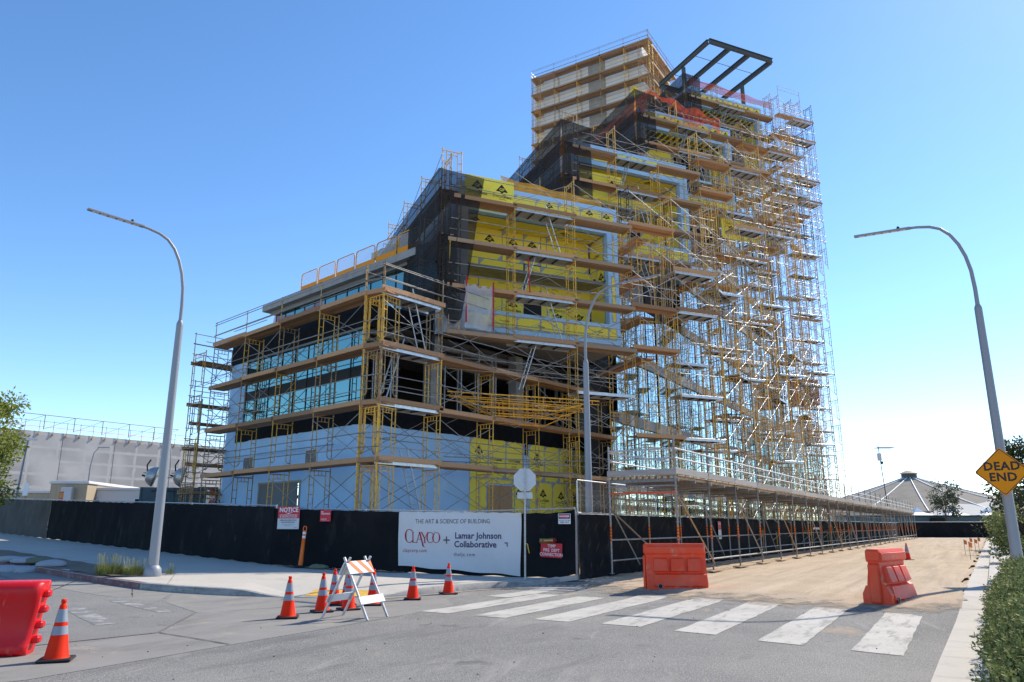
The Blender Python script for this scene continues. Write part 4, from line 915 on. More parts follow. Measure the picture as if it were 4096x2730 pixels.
# the banner
def serif(mb, ch, x, y, h, z, mi):
    """upright roman capital from thick and thin strokes; returns its advance"""
    s = h; tk, tn, sf = .15*s, .055*s, .09*s
    def st(x0,y0,x1,y1,w): 
        d = Vector((x1-x0,y1-y0)).normalized(); n_ = Vector((-d.y,d.x))*w/2
        mb.add([(x0-n_.x,y0-n_.y,z),(x0+n_.x,y0+n_.y,z),(x1+n_.x,y1+n_.y,z),(x1-n_.x,y1-n_.y,z)],[(0,3,2,1)],mi)
    def foot(cx, cy, w): mb.add([(cx-w,cy-.018*s,z),(cx+w,cy-.018*s,z),(cx+w,cy+.018*s,z),(cx-w,cy+.018*s,z)],[(0,1,2,3)],mi)
    def ring(cx, cy, rx, ry, a0, a1):
        N = 22; vs = []
        for i in range(N+1):
            a = a0+(a1-a0)*i/N; w = tn+(tk-tn)*abs(math.cos(a))**1.3
            vs += [(cx+rx*math.cos(a),cy+ry*math.sin(a),z),(cx+(rx-w)*math.cos(a),cy+(ry-tn)*math.sin(a),z)]
        mb.add(vs,[(2*i,2*i+2,2*i+3,2*i+1) for i in range(N)],mi)
    if ch == 'C': ring(x+.42*s,y+.5*s,.42*s,.52*s,.75,2*math.pi-.75); foot(x+.74*s,y+.80*s,.03*s); return .74*s
    if ch == 'O': ring(x+.42*s,y+.5*s,.42*s,.52*s,0,2*math.pi); return .9*s
    if ch == 'L': st(x+.12*s,y,x+.12*s,y+s,tk*.8); foot(x+.12*s,y+s,.14*s); st(x+.04*s,y+.03*s,x+.56*s,y+.03*s,tn); st(x+.55*s,y+.02*s,x+.58*s,y+.22*s,tn); return .56*s
    if ch == 'A': st(x+.06*s,y,x+.36*s,y+1.04*s,tn*1.2); st(x+.36*s,y+1.04*s,x+.78*s,y-.35*s,tk); st(x+.17*s,y+.34*s,x+.55*s,y+.34*s,tn); foot(x+.05*s,y,.11*s); st(x+.78*s,y-.35*s,x+.95*s,y-.40*s,tn); return .66*s
    if ch == 'Y': st(x+.02*s,y+s,x+.38*s,y+.42*s,tk*.85); st(x+.74*s,y+s,x+.38*s,y+.42*s,tn*1.1); st(x+.38*s,y+.45*s,x+.38*s,y,tk*.85); foot(x+.38*s,y,.14*s); foot(x+.04*s,y+s,.11*s); foot(x+.74*s,y+s,.09*s); return .68*s
bx0, bx1 = 4.70, 8.72
def bwave(x, y):
    u = (x-bx0)/(bx1-bx0); return .115+.02*math.sin(u*21+y*2)*.6+.018*math.sin(y*4.3+u*5)+.012*math.sin(u*43+y*7)*(.4+y*.3)
bn = thing('banner', 'large white construction company banner hung on the black fence', 'banner', (MF @ Vector((6.7,.3,.1))))
mb = MB(); nx, ny = 90, 30; vs = []
for j in range(ny+1):
    for i in range(nx+1):
        u, v = i/nx, j/ny; x = bx0+(bx1-bx0)*u-.03*math.sin(v*3)*(1-u)+.04*v*(1-2*u)
        yt = 2.02-.06*u+.02*abs(math.sin(u*30)); yb = .42-.22*u+.015*math.sin(u*17); y = yt+(yb-yt)*v; vs.append((x,y,bwave(x,y)))
mb.add(vs,[(j*(nx+1)+i,(j+1)*(nx+1)+i,(j+1)*(nx+1)+i+1,j*(nx+1)+i+1) for j in range(ny) for i in range(nx)],0,True)
pm('cloth', mb, MAT['banner_cloth'], bn, MF)
def phrase(lt, label=None):
    lt.v = [(x, y, bwave(x,y)+.006) for x, y, z in lt.v]; pm('lettering', lt, [MAT['ink_red'], MAT['ink_navy'], MAT['ink_dark']], bn, MF)
lt = MB(); letters(lt,'THE ART & SCIENCE OF BUILDING',6.5,1.73,.185,2,.0,narrow=.86); phrase(lt)
lt = MB(); x = 4.9
for i, ch in enumerate('CLAYCO'):
    h = .40 if i == 0 else .31; x += serif(lt, ch, x, 1.1, h, 0, 0)*.86
phrase(lt)
lt = MB(); lt.add([(6.22,1.165,0),(6.31,1.165,0),(6.31,1.08,0),(6.35,1.08,0),(6.35,1.165,0),(6.44,1.165,0),(6.44,1.205,0),(6.35,1.205,0),(6.35,1.29,0),(6.31,1.29,0),(6.31,1.205,0),(6.22,1.205,0)],[tuple(range(12))],2); phrase(lt)
lt = MB(); letters(lt,'Lamar Johnson',6.6,1.31,.255,1,.022,'LEFT',narrow=.98); phrase(lt)
lt = MB(); letters(lt,'Collaborative',6.58,1.06,.255,1,.022,'LEFT',narrow=.98); phrase(lt)
lt = MB(); letters(lt,'claycorp.com',4.86,.87,.155,0,.0,'LEFT',narrow=.92,sp=1.05); phrase(lt)
lt = MB(); letters(lt,'theljc.com',6.56,.77,.155,1,.0,'LEFT',narrow=.95,sp=1.15); phrase(lt)
lt = MB(); lt.add([(8.2,1.13,0),(8.3,1.13,0),(8.3,1.0,0),(8.27,1.02,0),(8.27,1.1,0),(8.21,1.1,0)],[(0,5,4,3,2,1)],1); phrase(lt)
# ------------------------------------------------------------------ covered walkway along the street
OW = Vector((4.75,22.05)); WB = 26; wid = 2.1; zd = 3.02
cw = thing('covered_walkway', 'long tube and plank sidewalk canopy on grey poles along the dirt street', 'walkway canopy', (OW.x, OW.y, .16))
def tape_mesh():
    mb = MB()
    for i in range(10): mb.tube((0,0,i*.045),(0,0,(i+1)*.045),.031,8,i%2)
    return mb.mesh('reflective_tape', [MAT['sign_red'], MAT['sign_yellow']])
tape = tape_mesh()
post_o = MB().tube((0,0,0),(0,0,zd+.95),.028,8).tube((0,0,.02),(0,0,.03),.09,8,cap=True); 
for z in (.5,1.0,1.5,2.0,2.5,3.0,3.5): post_o.tube((0,0,z),(0,0,z+.02),.055,8,cap=True)
post_o = post_o.mesh('post', MAT['galv']); post_i = MB().tube((0,0,0),(0,0,zd+.35),.028,8).tube((0,0,.02),(0,0,.03),.09,8,cap=True).mesh('post', MAT['galv'])
BAY = 3.05; rail = MB().tube((0,0,0),(BAY,0,0),.026,7).mesh('guard_rail', MAT['galv_bright']); led = MB().tube((0,0,0),(BAY,0,0),.026,7).mesh('ledger', MAT['galv'])
cross = MB().tube((0,0,0),(0,wid,0),.025,7).mesh('transom', MAT['galv'])
def deck_bay():
    mb = MB()
    for j in range(11): y = .06+j*.2; mb.box((-.05,y,-.07),(BAY+.05,y+.09,.0),0)
    for j in range(5): mb.box((.1+j*.68,-.05,.002),(.7+j*.68,wid+.1,.035),1)
    for x in (.02,1.5): mb.box((x,-.08,-.16),(x+.06,wid+.12,-.072),2)
    mat('tan_steel', (.42,.355,.26), .6, noise=(4,.4,.7), col2=(.30,.25,.18)); return mb.mesh('deck_bay', [MAT['tan_steel'], MAT['wood_pale'], MAT['galv']])
dkm = deck_bay(); fas = MB().bbox((-.02,-.03,0),(BAY-.03,.02,.19),.006).mesh('fascia_board', MAT['wood_weather'] if 'wood_weather' in MAT else mat('wood_weather',(.36,.33,.30),.85,noise=(2,.3,.7),col2=(.27,.24,.215),rnd=.2,stretch=(.8,12,12)))
sole = MB().bbox((-.5,-.13,0),(.75,.13,.04),.006).mesh('sole_plate', MAT['wood_pale'])
for i in range(WB+1):
    po = OW+RD*(BAY*i); pi_ = po-RN*wid; go, gi = gz(*po), gz(*pi_); M = upM((po.x,po.y,go+.05),RD); Mi = upM((pi_.x,pi_.y,gi+.05),RD)
    part('post', post_o, cw, M); part('post', post_i, cw, Mi); part('reflective_tape', tape, cw, M @ T(0,0,.95)); part('reflective_tape', tape, cw, Mi @ T(0,0,.95))
    part('sole_plate', sole, cw, M); part('transom', cross, cw, upM((po.x,po.y,2.75),RD)); part('transom', cross, cw, upM((po.x,po.y,zd-.2),RD)) if i else None
    if i == WB: break
    part('ledger', led, cw, M @ T(0,0,.38)); part('ledger', led, cw, Mi @ T(0,0,.38)); part('ledger', led, cw, Mi @ T(0,0,.98)); part('ledger', led, cw, Mi @ T(0,0,2.2))
    part('guard_rail', rail, cw, upM((po.x,po.y,zd+.52),RD)); part('guard_rail', rail, cw, upM((po.x,po.y,zd+.80),RD)); part('guard_rail', rail, cw, upM((pi_.x,pi_.y,zd+.5),RD))
    part('deck_bay', dkm, cw, upM((po.x,po.y,zd),RD)); part('fascia_board', fas, cw, upM((po.x,po.y,zd+.036),RD) @ RX(rs.uniform(-.02,.02)) @ T(0,0,rs.uniform(-.01,.02)))
    if i % 2 == 0:
        q = po+RD*BAY; pm('brace', MB().tube((po.x+RN.x*.05,po.y+RN.y*.05,2.45),(q.x+RN.x*.05,q.y+RN.y*.05,.45),.024,6), MAT['wood_pale'] if i % 4 == 0 else MAT['galv'], cw)
    if i % 3 == 0:
        q = pi_+RD*BAY*.7; pm('brace', MB().tube((pi_.x,pi_.y,2.2),(q.x,q.y,.4),.024,6), MAT['galv'], cw)
pe = OW-RN*wid
pm('fascia_board', MB().bbox((-wid-.05,-.05,zd+.036),(.05,.0,zd+.21),.006), MAT['wood_weather'], cw, upM((OW.x,OW.y,0),RN))
for z, m in ((zd+.52,'galv_bright'),(zd+.80,'galv_bright'),(2.55,'barrier_orange')): pm('guard_rail', MB().tube((OW.x,OW.y,z),(pe.x,pe.y,z),.026,7), MAT[m], cw)
pm('guard_rail', MB().tube((pe.x,pe.y,zd+.75),(OW.x-RN.x*.2,OW.y-RN.y*.2,zd+.42),.026,7), MAT['galv_bright'], cw)
pm('brace', MB().tube((pe.x,pe.y,2.1),(pe.x+RN.x*1.4-RD.x*.1,pe.y+RN.y*1.4-RD.y*.1,.9),.024,6), MAT['wood_pale'], cw)
pm('post', MB().tube((pe.x,pe.y,zd+.3),(pe.x,pe.y,zd+.95),.028,8), MAT['galv'], cw)
# ------------------------------------------------------------------ nets, sheets and loose boards on the scaffold
def net(label, P, d, L, ztop, zbot, m='net_black', fold=.10, name='debris_net', slant=(0,0), sag=.0, cat='net', nx=44, ny=22):
    """hanging sheet from a start point along d; slant shifts the lower start and end edges"""
    P = Vector(P); d = Vector(d).normalized(); n = Vector((d.y,-d.x)); mb = MB(); vs = []
    for j in range(ny+1):
        for i in range(nx+1):
            u, v = i/nx, j/ny; x = L*u+slant[0]*v*(1-u)+slant[1]*v*u
            z = (ztop(u) if callable(ztop) else ztop)*(1-v)+(zbot(u) if callable(zbot) else zbot)*v - sag*math.sin(u*math.pi*3)**2*(1-v)*.5
            o = (fold*(math.sin(u*L*2.3+v*2)*(.3+v*.5)+.5*math.sin(u*L*5.1+v*5)*.6)*.6+.25*fold*math.sin(v*7+u*4)+.3*fold*math.sin(u*L*11+v*3))*min(1,v*4+.08)
            q = P+d*x+n*o; vs.append((q.x,q.y,z))
    mb.add(vs,[(j*(nx+1)+i,(j+1)*(nx+1)+i,(j+1)*(nx+1)+i+1,j*(nx+1)+i+1) for j in range(ny) for i in range(nx)],0,True)
    th = pm(name, mb, MAT[m]); c = Vector((P.x,P.y,0)); return tag(th, label, cat)
for k in range(4):
    P3 = BFR[k]-Fd*(BW+1.5)-Sd*(SO+.05); zt = BZT[k]; zb = BZB[k]
    nm = blab[k]
    if k == 0:
        net('black debris net draped down the left side of the lowest yellow block', P3+Sd*10.2, -Sd, 10.2, lambda u: zt-1.0+.55*u, lambda u: 9.6+.3*math.sin(u*5)-.7*u, fold=.14)
        net('black net hanging over the front left corner of the lowest yellow block', P3, Fd, 2.15, lambda u: zt-.45-.1*u, lambda u: 11.2-1.4*math.sin(u*2.2), slant=(0,-1.0), fold=.12)
    else:
        net('black debris net along the left side of the %s yellow block' % nm, P3+Sd*8.6, -Sd, 8.6, lambda u: zt-.3+.5*u, lambda u: zt-3.5-1.6*u, fold=.12)
        net('black net wrapped round the front left corner of the %s yellow block' % nm, P3, Fd, 1.75 if k > 1 else 2.0, lambda u: zt+.2-.15*u, lambda u: zt-4.6-.3*math.sin(u*6), fold=.16)
# red and orange nets on the roof edges
P = BFR[2]-Fd*BW-Sd*1.2; net('red orange safety mesh along the roof edge of the third block', P, Fd, 6.6, lambda u: 33.1-.9*u, lambda u: 32.2-1.6*u+.5*math.sin(u*9), m='net_red', fold=.3, name='safety_mesh', sag=.8)
net('red orange safety mesh down the left roof edge of the third block', P+Sd*8, -Sd, 8, 33.0, 31.6, m='net_red', fold=.1, name='safety_mesh')
P = BFR[3]-Fd*BW-Sd*.3; net('red orange safety mesh along the roof edge of the highest block', P, Fd, 9.5, lambda u: 40.75-.3*u, lambda u: 39.75, m='net_red', fold=.12, name='safety_mesh', sag=.3)
P = BFR[0]-Fd*(BW-2.4)+Sd*.6; net('orange mesh fence along the roof edge of the lowest block', P, Fd, 5.6, lambda u: 18.15-.3*u, lambda u: 17.15, m='net_orange', fold=.08, name='safety_mesh', sag=.2)
P = W0+Ld*8.6+NL*.6; net('pink mesh strip sagging behind the top planks of the left wall', P, -Ld, 4.2, lambda u: 11.6-.3*math.sin(u*3.1), 10.4, m='net_red', fold=.06, name='safety_mesh', sag=.1)
# clear plastic sheeting with red tape beside the netted corner
P = BFR[0]-Fd*(BW+.6)-Sd*(SO+.12)
net('clear plastic sheet taped to the scaffold beside the lowest yellow block', P+Fd*.35, Fd, 1.35, lambda u: 11.75-.15*math.sin(u*3), lambda u: 9.65, m='plastic_clear', fold=.22, name='plastic_sheet', sag=.3, cat='sheet')
net('clear plastic sheet hanging below the black net at the corner', P-Fd*.9+Sd*.3, Fd, 1.5, lambda u: 10.7, lambda u: 9.3+.3*u, m='plastic_clear', fold=.3, name='plastic_sheet', sag=.2, cat='sheet')
for i, (f, z0, z1) in enumerate(((.42,11.9,9.9),(1.66,11.8,9.7))):
    q = P+Fd*f; tag(pm('warning_tape', MB().tube((q.x-Sd.x*.05,q.y-Sd.y*.05,z0),(q.x-Sd.x*.08,q.y-Sd.y*.08,z1),.035,5), MAT['red_tape']), ('left' if i == 0 else 'right')+' strip of red tape edging the clear plastic sheet', 'tape')
P = BFR[0]-Fd*(BW-2.75)-Sd*(SO+.1); tag(pm('warning_tape', MB().path([(P.x-Sd.x*.04*i,P.y,13.2-.32*i) for i in range(6)],.03,5), MAT['red_tape']), 'loose red ribbon dangling across the yellow recess', 'tape')
# loose sheets of sheathing used as wind breaks
def loose(label, k, x, z, w, h, flip=False, n_=2, off=-.35):
    M = wallM(BFR[k]-Fd*BW, Fd) @ T(x, z, -off if False else .45); th = pm('sheathing_sheet', MB().bbox((0,0,0),(w,h,.016),.003), MAT['sheathing_new'], None, M @ RX(-.03)); tag(th, label, 'board')
    for i in range(n_): part('print', LOGO[0], th, M @ RX(-.03) @ T(w*(i+.5)/n_, h*.55-.12*i*0, .0185) @ RZ(math.pi if flip else 0) @ Matrix.Scale(min(1.25,h/.95),4))
loose('bright yellow sheathing sheet leaning at the top left of the lowest block', 0, .15, 15.9, 2.45, 1.45)
loose('bright yellow sheathing sheet standing on the deck of the second block', 1, .3, 20.55, 3.0, 1.75)
loose('yellow sheathing sheet with upside down print on the third block\'s decks', 2, 6.6, 22.6, 3.6, 2.0, True)
# orange lattice girders lying on the scaffold
def girder(label, P, d, z, L, dep):
    d = Vector(d).normalized(); th = thing('lattice_girder', label, 'girder', (P[0],P[1],z), 'orange lattice girders'); M = wallM((P[0],P[1]), d, z)
    pm('chord', MB().tube((0,dep,0),(L,dep,0),.03,6), MAT['orange_truss'], th, M); pm('chord', MB().tube((L*.22,0,0),(L*.70,0,0),.03,6), MAT['orange_truss'], th, M)
    pm('chord', MB().tube((0,dep-.16,0),(L,dep-.16,0),.022,6), MAT['orange_truss'], th, M)
    pm('end_strut', MB().tube((0.3,dep-.16,0),(L*.22,0,0),.026,6), MAT['orange_truss'], th, M); pm('end_strut', MB().tube((L*.70,0,0),(L*.9,dep-.16,0),.026,6), MAT['orange_truss'], th, M)
    n_ = 9
    for i in range(n_): x = L*(.05+.9*i/(n_-1)); y0 = 0 if .22 <= x/L <= .7 else dep-.16; pm('web_bar', MB().tube((x,y0,0),(x,dep,0),.02,5), MAT['orange_truss'], th, M)
P = Vector((-2.7,30.1))-Sd*.2
for i, (dx, dz, L) in enumerate(((0,.0,6.9),(.75,-.28,5.9),(.25,-.12,6.3),(1.6,-.5,4.6))):
    girder(['topmost long','second','third','lowest short'][i]+' orange lattice girder slung across the open storey', P+Fd*dx+Sd*(.25*i), Fd+Sd*(-.05+.04*i), 6.35+dz, L, .55)
# steel frame on the highest roof
pg = thing('roof_steel_frame', 'dark green steel pergola frame cantilevering over the highest block', 'steel frame', (18.4,61,39))
A = Vector((18.4,61.0)); U = Vector((6.9,3.1)).normalized(); Vb = Sd; ln = 7.6; dp = 8.0; zt = 45.8
def beam(p, q, z, w=.28, h=.45, name='beam'):
    d = Vector((q[0]-p[0],q[1]-p[1])); M = upM((p[0],p[1],z),d); L = d.length; mb = MB()
    mb.box((0,-w/2,0),(L,w/2,.05)); mb.box((0,-w/2,h-.05),(L,w/2,h)); mb.box((0,-.03,.05),(L,.03,h-.05)); pm(name, mb, MAT['dark_steel'], pg, M)
beam(A, A+U*ln, zt-.45); beam(A+Vb*dp, A+Vb*dp+U*ln, zt-.45)
for t in (0,.33,.64,1): beam(A+U*ln*t+Vb*.15, A+U*ln*t+Vb*(dp-.15), zt-.44)
for t in (.3,.72): p = A+U*.1+Vb*dp*t; q = A+U*(ln-.1)+Vb*dp*t; pm('rod', MB().tube((p.x,p.y,zt-.25),(q.x,q.y,zt-.25),.03,5), MAT['dark_steel'], pg)
for t in (0.02,.98):
    for v in (.52,.95): p = A+U*ln*t+Vb*dp*v; pm('post', MB().box((-.14,-.14,0),(.14,.14,zt-.45-38.7)), MAT['dark_steel'], pg, upM((p.x,p.y,38.7),U))
# hoist wheels on outriggers
def gin(label, P, d, z):
    d = Vector(d).normalized(); th = thing('hoist_wheel', label, 'pulley', (P[0],P[1],z)); M = wallM((P[0],P[1]), d, z)
    pm('outrigger', MB().tube((0,0,0),(-1.5,-.25,0),.03,6).tube((-1.4,-.7,0),(-1.4,.5,0),.03,6).tube((-1.4,-.6,0),(-.4,-.1,0),.022,5), MAT['yellow_worn'], th, M)
    pts = [(math.cos(a)*.24,-.55+math.sin(a)*.24,0) for a in [2*math.pi*i/16 for i in range(16)]]
    w = MB().path(pts,.025,6,closed=True)
    for i in range(3): a = math.pi*i/3; w.tube((math.cos(a)*.24,-.55+math.sin(a)*.24,0),(-math.cos(a)*.24,-.55-math.sin(a)*.24,0),.014,4)
    pm('wheel', w, MAT['rubber'], th, M); pm('hook', MB().tube((0,0,0),(0,-.33,0),.016,4), MAT['rubber'], th, M)
    pm('rope', MB().tube((.24,-.55,0),(.25,-2.2,0),.012,4), MAT['rubber'], th, M)
gin('black hoist wheel hanging from an outrigger above the lowest block', (.2,39.0), Vector((-1,-.1)), 20.4)
gin('black hoist wheel hanging at the left end of the black netting', (-7.6,41.5), Vector((-1,-.1)), 17.8)
# red hoist car on its mast behind the far tower
th = thing('construction_hoist', 'red hoist car on a lattice mast behind the far scaffold tower', 'hoist', (28,74,0))
mb = MB()
for x in (0,.65):
    for y in (0,.65): mb.tube((27.3+x,74+y,0),(27.3+x,74+y,36),.05,4)
for i in range(24): z = i*1.5; mb.tube((27.3,74,z),(27.95,74,z+1.5),.025,3); mb.tube((27.95,74,z),(27.95,74.65,z+1.5),.025,3)
pm('mast', mb, MAT['blue_frame'], th); Mh = upM((28.2,73.6,13.3),(1,0.1))
pm('car', MB().bbox((0,0,0),(2.6,1.5,2.6),.05), MAT['hoist_red'], th, Mh); 
for x in (.5,1.7): pm('window', MB().box((x,-.02,1.2),(x+.5,.01,2.0)), MAT['sign_white'], th, Mh)
pm('door', MB().box((1.05,-.02,.1),(1.6,.01,2.3)), MAT['dark_steel'], th, Mh); pm('roof_rail', MB().path([(0,0,3.1),(2.6,0,3.1),(2.6,1.5,3.1),(0,1.5,3.1)],.03,5,closed=True), MAT['dark_steel'], th, Mh)
# orange roof guards above the penthouse
for i in range(6):
    s = 12.4-i*1.75; p = W2+Ld*s-NL*.35; th = thing('roof_guard', ['first','second','third','fourth','fifth','sixth'][i]+' orange tubular guard from the left on the set-back roof', 'guard rail', (p.x,p.y,14.45), 'orange roof guards')
    M = wallM((p.x,p.y), -Ld, 14.45); pts = [(0,.02,0),(0,.85,0),(.05,.98,0),(.15,1.02,0),(1.45,1.02,0),(1.55,.98,0),(1.6,.85,0),(1.6,.02,0)]
    pm('frame', MB().path(pts,.03,6), MAT['orange_truss'], th, M); pm('mesh_infill', MB().box((.05,.1,-.005),(1.55,.95,.005)), MAT['net_pale'] if 'net_pale' in MAT else sheet('net_pale',(.7,.66,.62),.22,.8), th, M)
    pm('kick_plate', MB().box((.04,.0,-.012),(1.56,.28,.012)), MAT['sign_yellow'], th, M)
# ------------------------------------------------------------------ traffic cones
def cone_parts():
    H = .71; f = lambda z: .135-(.135-.03)*(z-.04)/(H-.06)
    body = MB().lathe([(f(.04)+.012,.035),(f(.06),.06),(f(.3),.30),(f(.47),.47),(f(.64),.64),(.034,.645),(.026,.652),(.026,.665),(.031,.672),(.031,.695),(.027,.71),(0,.71)],28)
    base = MB().bbox((-.19,-.19,0),(.19,.19,.035),.014)
    c1 = MB().lathe([(f(.445)+.0025,.445),(f(.595)+.0025,.595)],28); c2 = MB().lathe([(f(.30)+.0025,.30),(f(.40)+.0025,.40)],28)
    return body.mesh('body',MAT['cone_orange']), base.mesh('base',MAT['rubber']), c1.mesh('reflective_collar',MAT['reflective_shaded']), c2.mesh('reflective_collar',MAT['reflective_shaded'])
CP = cone_parts()
st_ = MB(); quad(st_,-.012,-.02,.012,.02,0); st_ = st_.mesh('sticker', MAT['sign_white'])
def cone(label, x, y, rz, sc=1.0):
    M = T(x,y,gz(x,y)+.008) @ RZ(rz) @ RX(random.uniform(-.012,.012)); M = M @ Matrix.Scale(sc,4)
    th = bpy.data.objects.new('traffic_cone', None); th.empty_display_size = .2; link(th, None, M); tag(th, label, 'traffic cone', 'orange traffic cones')
    for n, me in zip(('body','base','reflective_collar','reflective_collar'), CP): part(n, me, th, M)
    return th
cone('traffic cone standing by itself at the left of the cone cluster', -3.99,14.08,.2)
cone('traffic cone behind the left legs of the folding barricade, with the full cone in view', -3.62,15.05,.5)
cone('farthest cone of the cluster, half hidden by its left neighbour', -3.70,16.35,.1)
cone('cone seen through the left slope of the barricade, behind the others', -3.42,16.3,.3)
cone('cone standing inside the open legs of the folding barricade', -3.20,15.45,.6)
cone('cone partly hidden by the right legs of the barricade', -2.88,16.3,.2)
cone('lone cone near the kerb right of the barricade', -2.21,17.5,.1)
cone('cone closest to the banner, at the foot of the kerb', -1.53,18.88,.4)
cone('largest cone, in the left foreground beside the red barrier', -5.55,9.76,.35)
cone('small dusty cone far down the dirt street beyond the right barrier', 17.1,33.6,.3)
# ------------------------------------------------------------------ folding barricade
bt = thing('folding_barricade', 'white folding A-frame barricade with orange striped board', 'barricade', (-2.8,14.1,0))
nl_, nr_ = Vector((-3.36,13.96,.006)), Vector((-2.50,13.72,.006)); ax = Vector((.25,.56,0)).normalized()*.62; apex = (nl_+nr_)/2+Vector((0,0,1.03))
def legbar(p, q):
    d = (q-p); x = d.normalized(); a = Vector((x.y,-x.x,0)).normalized() if abs(x.z) < .999 else Vector((1,0,0)); a = ax.normalized(); b = x.cross(a).normalized()
    M = Matrix(((a.x,b.x,x.x,p.x),(a.y,b.y,x.y,p.y),(a.z,b.z,x.z,p.z),(0,0,0,1))); return MB().bbox((-.018,-.018,0),(.018,.018,d.length),.003,M=M)
sl_ = (nr_-nl_).normalized()
legs = {}
for k, off in (('near',Vector((0,0,0))),('far',ax)):
    legs[k,'l'] = (nl_+off, apex+off+sl_*.06+Vector((0,0,.02))); legs[k,'r'] = (nr_+off, apex+off-sl_*.06+Vector((0,0,.02)))
for kk in legs: pm('leg', legbar(*legs[kk]), MAT['galv_bright'], bt)
def board(side, t0, t1, stripes, name):
    p0, p1 = legs['near',side]; q0, q1 = legs['far',side]; up = (p1-p0); a = q0-p0; n = a.cross(up).normalized()
    if (n.x > 0) != (side == 'r'): n = -n
    o = p0+up*t0-a*.1+n*.026; w = a*1.2; h = up*(t1-t0); mb = MB(); N = 40
    fr = lambda u, v: o+w*u+h*v
    th_ = n*.014; c = [fr(0,0),fr(1,0),fr(1,1),fr(0,1)]; mb.add([*c,*[p+th_ for p in c]],[(0,3,2,1),(4,5,6,7),(0,1,5,4),(1,2,6,5),(2,3,7,6),(3,0,4,7)],0)
    bd = pm(name, mb, [MAT['sign_white']], bt)
    if stripes:
        s = MB(); e = n*.0165
        for i in range(3):
            u0 = .02+i*.40; sk = .34
            pts = [(u0+sk,0),(u0+sk+.18,0),(u0+.18,1),(u0,1)]
            pts = [(min(max(u,0),1),v) for u,v in pts]; s.add([fr(u,v)+e for u,v in pts],[(0,1,2,3)],0)
        pm('orange_stripe', s, MAT['orange_plastic'], bd)
board('r',.72,.92,True,'striped_board'); board('r',.24,.36,False,'lower_board'); board('l',.70,.90,False,'striped_board'); board('l',.26,.38,False,'lower_board')
# ------------------------------------------------------------------ orange water barriers
def barrier(label, P, d, L, H=1.08, W=.56):
    P = Vector(P); d = Vector(d).normalized(); n = Vector((-d.y,d.x)); th = thing('water_barrier', label, 'barrier', (P.x,P.y,gz(*P)), 'orange plastic barriers')
    M = upM((P.x,P.y,gz(*P)+.012), d)          # x along, y to the back
    hw = W/2; c = hw
    prof = [(-hw,.06),(-hw,.2),(-hw*.72,.36),(-hw*.60,.36),(-hw*.60,.40),(-hw*.40,.74),(-hw*.40,.82),(-hw*.52,.84),(-hw*.52,1.02),(-hw*.42,H),(hw*.42,H),(hw*.52,1.02),(hw*.52,.84),(hw*.40,.82),(hw*.40,.74),(hw*.60,.40),(hw*.60,.36),(hw*.72,.36),(hw,.2),(hw,.06),(hw,.0),(-hw,.0)]
    body = MB(); N = len(prof)
    xs = [0,.02,L-.02,L]; sc = [.95,1,1,.95]
    vs = [(x, c+y*s, max(z,0)) for x, s in zip(xs, sc) for y, z in prof]
    body.add(vs,[(i*N+k,(i+1)*N+k,(i+1)*N+(k+1)%N,i*N+(k+1)%N) for i in range(3) for k in range(N)]); body.add(vs,[tuple(range(N)),tuple(range(3*N,4*N))[::-1]])
    pm('body', body, MAT['barrier_orange'], th, M)
    rp_ = random.Random(int(P.x*100))
    # pillowed panels on the front, two rows, and the gap at the end post
    for i in range(3):
        x0 = .18+i*(L-.24)/3; x1 = x0+(L-.24)/3-.07
        mb = MB(); y = lambda t: c-hw*(.60-.20*t)
        a = [(x0,y(.0)-.10,.44),(x1,y(0)-.10,.44),(x1-.02,y(1)-.07,.72),(x0+.02,y(1)-.07,.72)]; b = [(x0-.02,y(0)+.03,.40),(x1+.02,y(0)+.03,.40),(x1,y(1)+.03,.755),(x0,y(1)+.03,.755)]
        mb.add(a+b,[(0,1,2,3),(4,5,1,0),(5,6,2,1),(6,7,3,2),(7,4,0,3)]); pm('moulded_panel', mb, MAT['barrier_orange'], th, M)
    mb = MB(); x0, x1 = .16, L-.03
    a = [(x0+.02,c-hw-.035,.10),(x1,c-hw-.035,.10),(x1,c-hw*.74-.04,.35),(x0+.05,c-hw*.74-.04,.35)]; b = [(x0,c-hw+.03,.05),(x1,c-hw+.03,.05),(x1,c-hw*.7+.03,.39),(x0,c-hw*.7+.03,.39)]
    mb.add(a+b,[(0,1,2,3),(4,5,1,0),(5,6,2,1),(6,7,3,2),(7,4,0,3)]); pm('moulded_panel', mb, MAT['barrier_orange'], th, M)
    for i in range(4): pm('foot', MB().bbox((.3+i*(L-.45)/3,c-hw-.03,0),(.42+i*(L-.45)/3,c-hw+.05,.09),.008), MAT['barrier_orange'], th, M)
    pm('top_band', MB().bbox((.02,c-hw*.52-.03,.85),(L-.02,c-hw*.52+.02,1.01),.012), MAT['barrier_orange'], th, M)
    mb = MB(); mb.bbox((-.05,c-.11,.02),(.0,c+.11,.80),.03); mb.bbox((-.03,c-.14,.84),(.02,c+.14,H-.02),.02); pm('end_post', mb, MAT['barrier_orange'], th, M)
    mb = MB(); mb.tube((.3,c-hw-.04,.09),(.3,c-hw-.02,.09),.045,14,cap=True); pm('drain_plug', mb, MAT['rubber'], th, M)
    pts = [(.3+.05*math.cos(a), c-hw-.045, .09+.05*math.sin(a)) for a in [2*math.pi*i/14 for i in range(14)]]; pm('plug_ring', MB().path(pts,.008,5,closed=True), MAT['galv'], th, M)
barrier('wide orange plastic barrier before the covered walkway, face on', (3.28,18.95), (.995,-.04), 1.46)
barrier('orange plastic barrier standing alone near the right end of the crosswalk, seen from its end', (7.58,15.72), (.70,.71), 1.5)
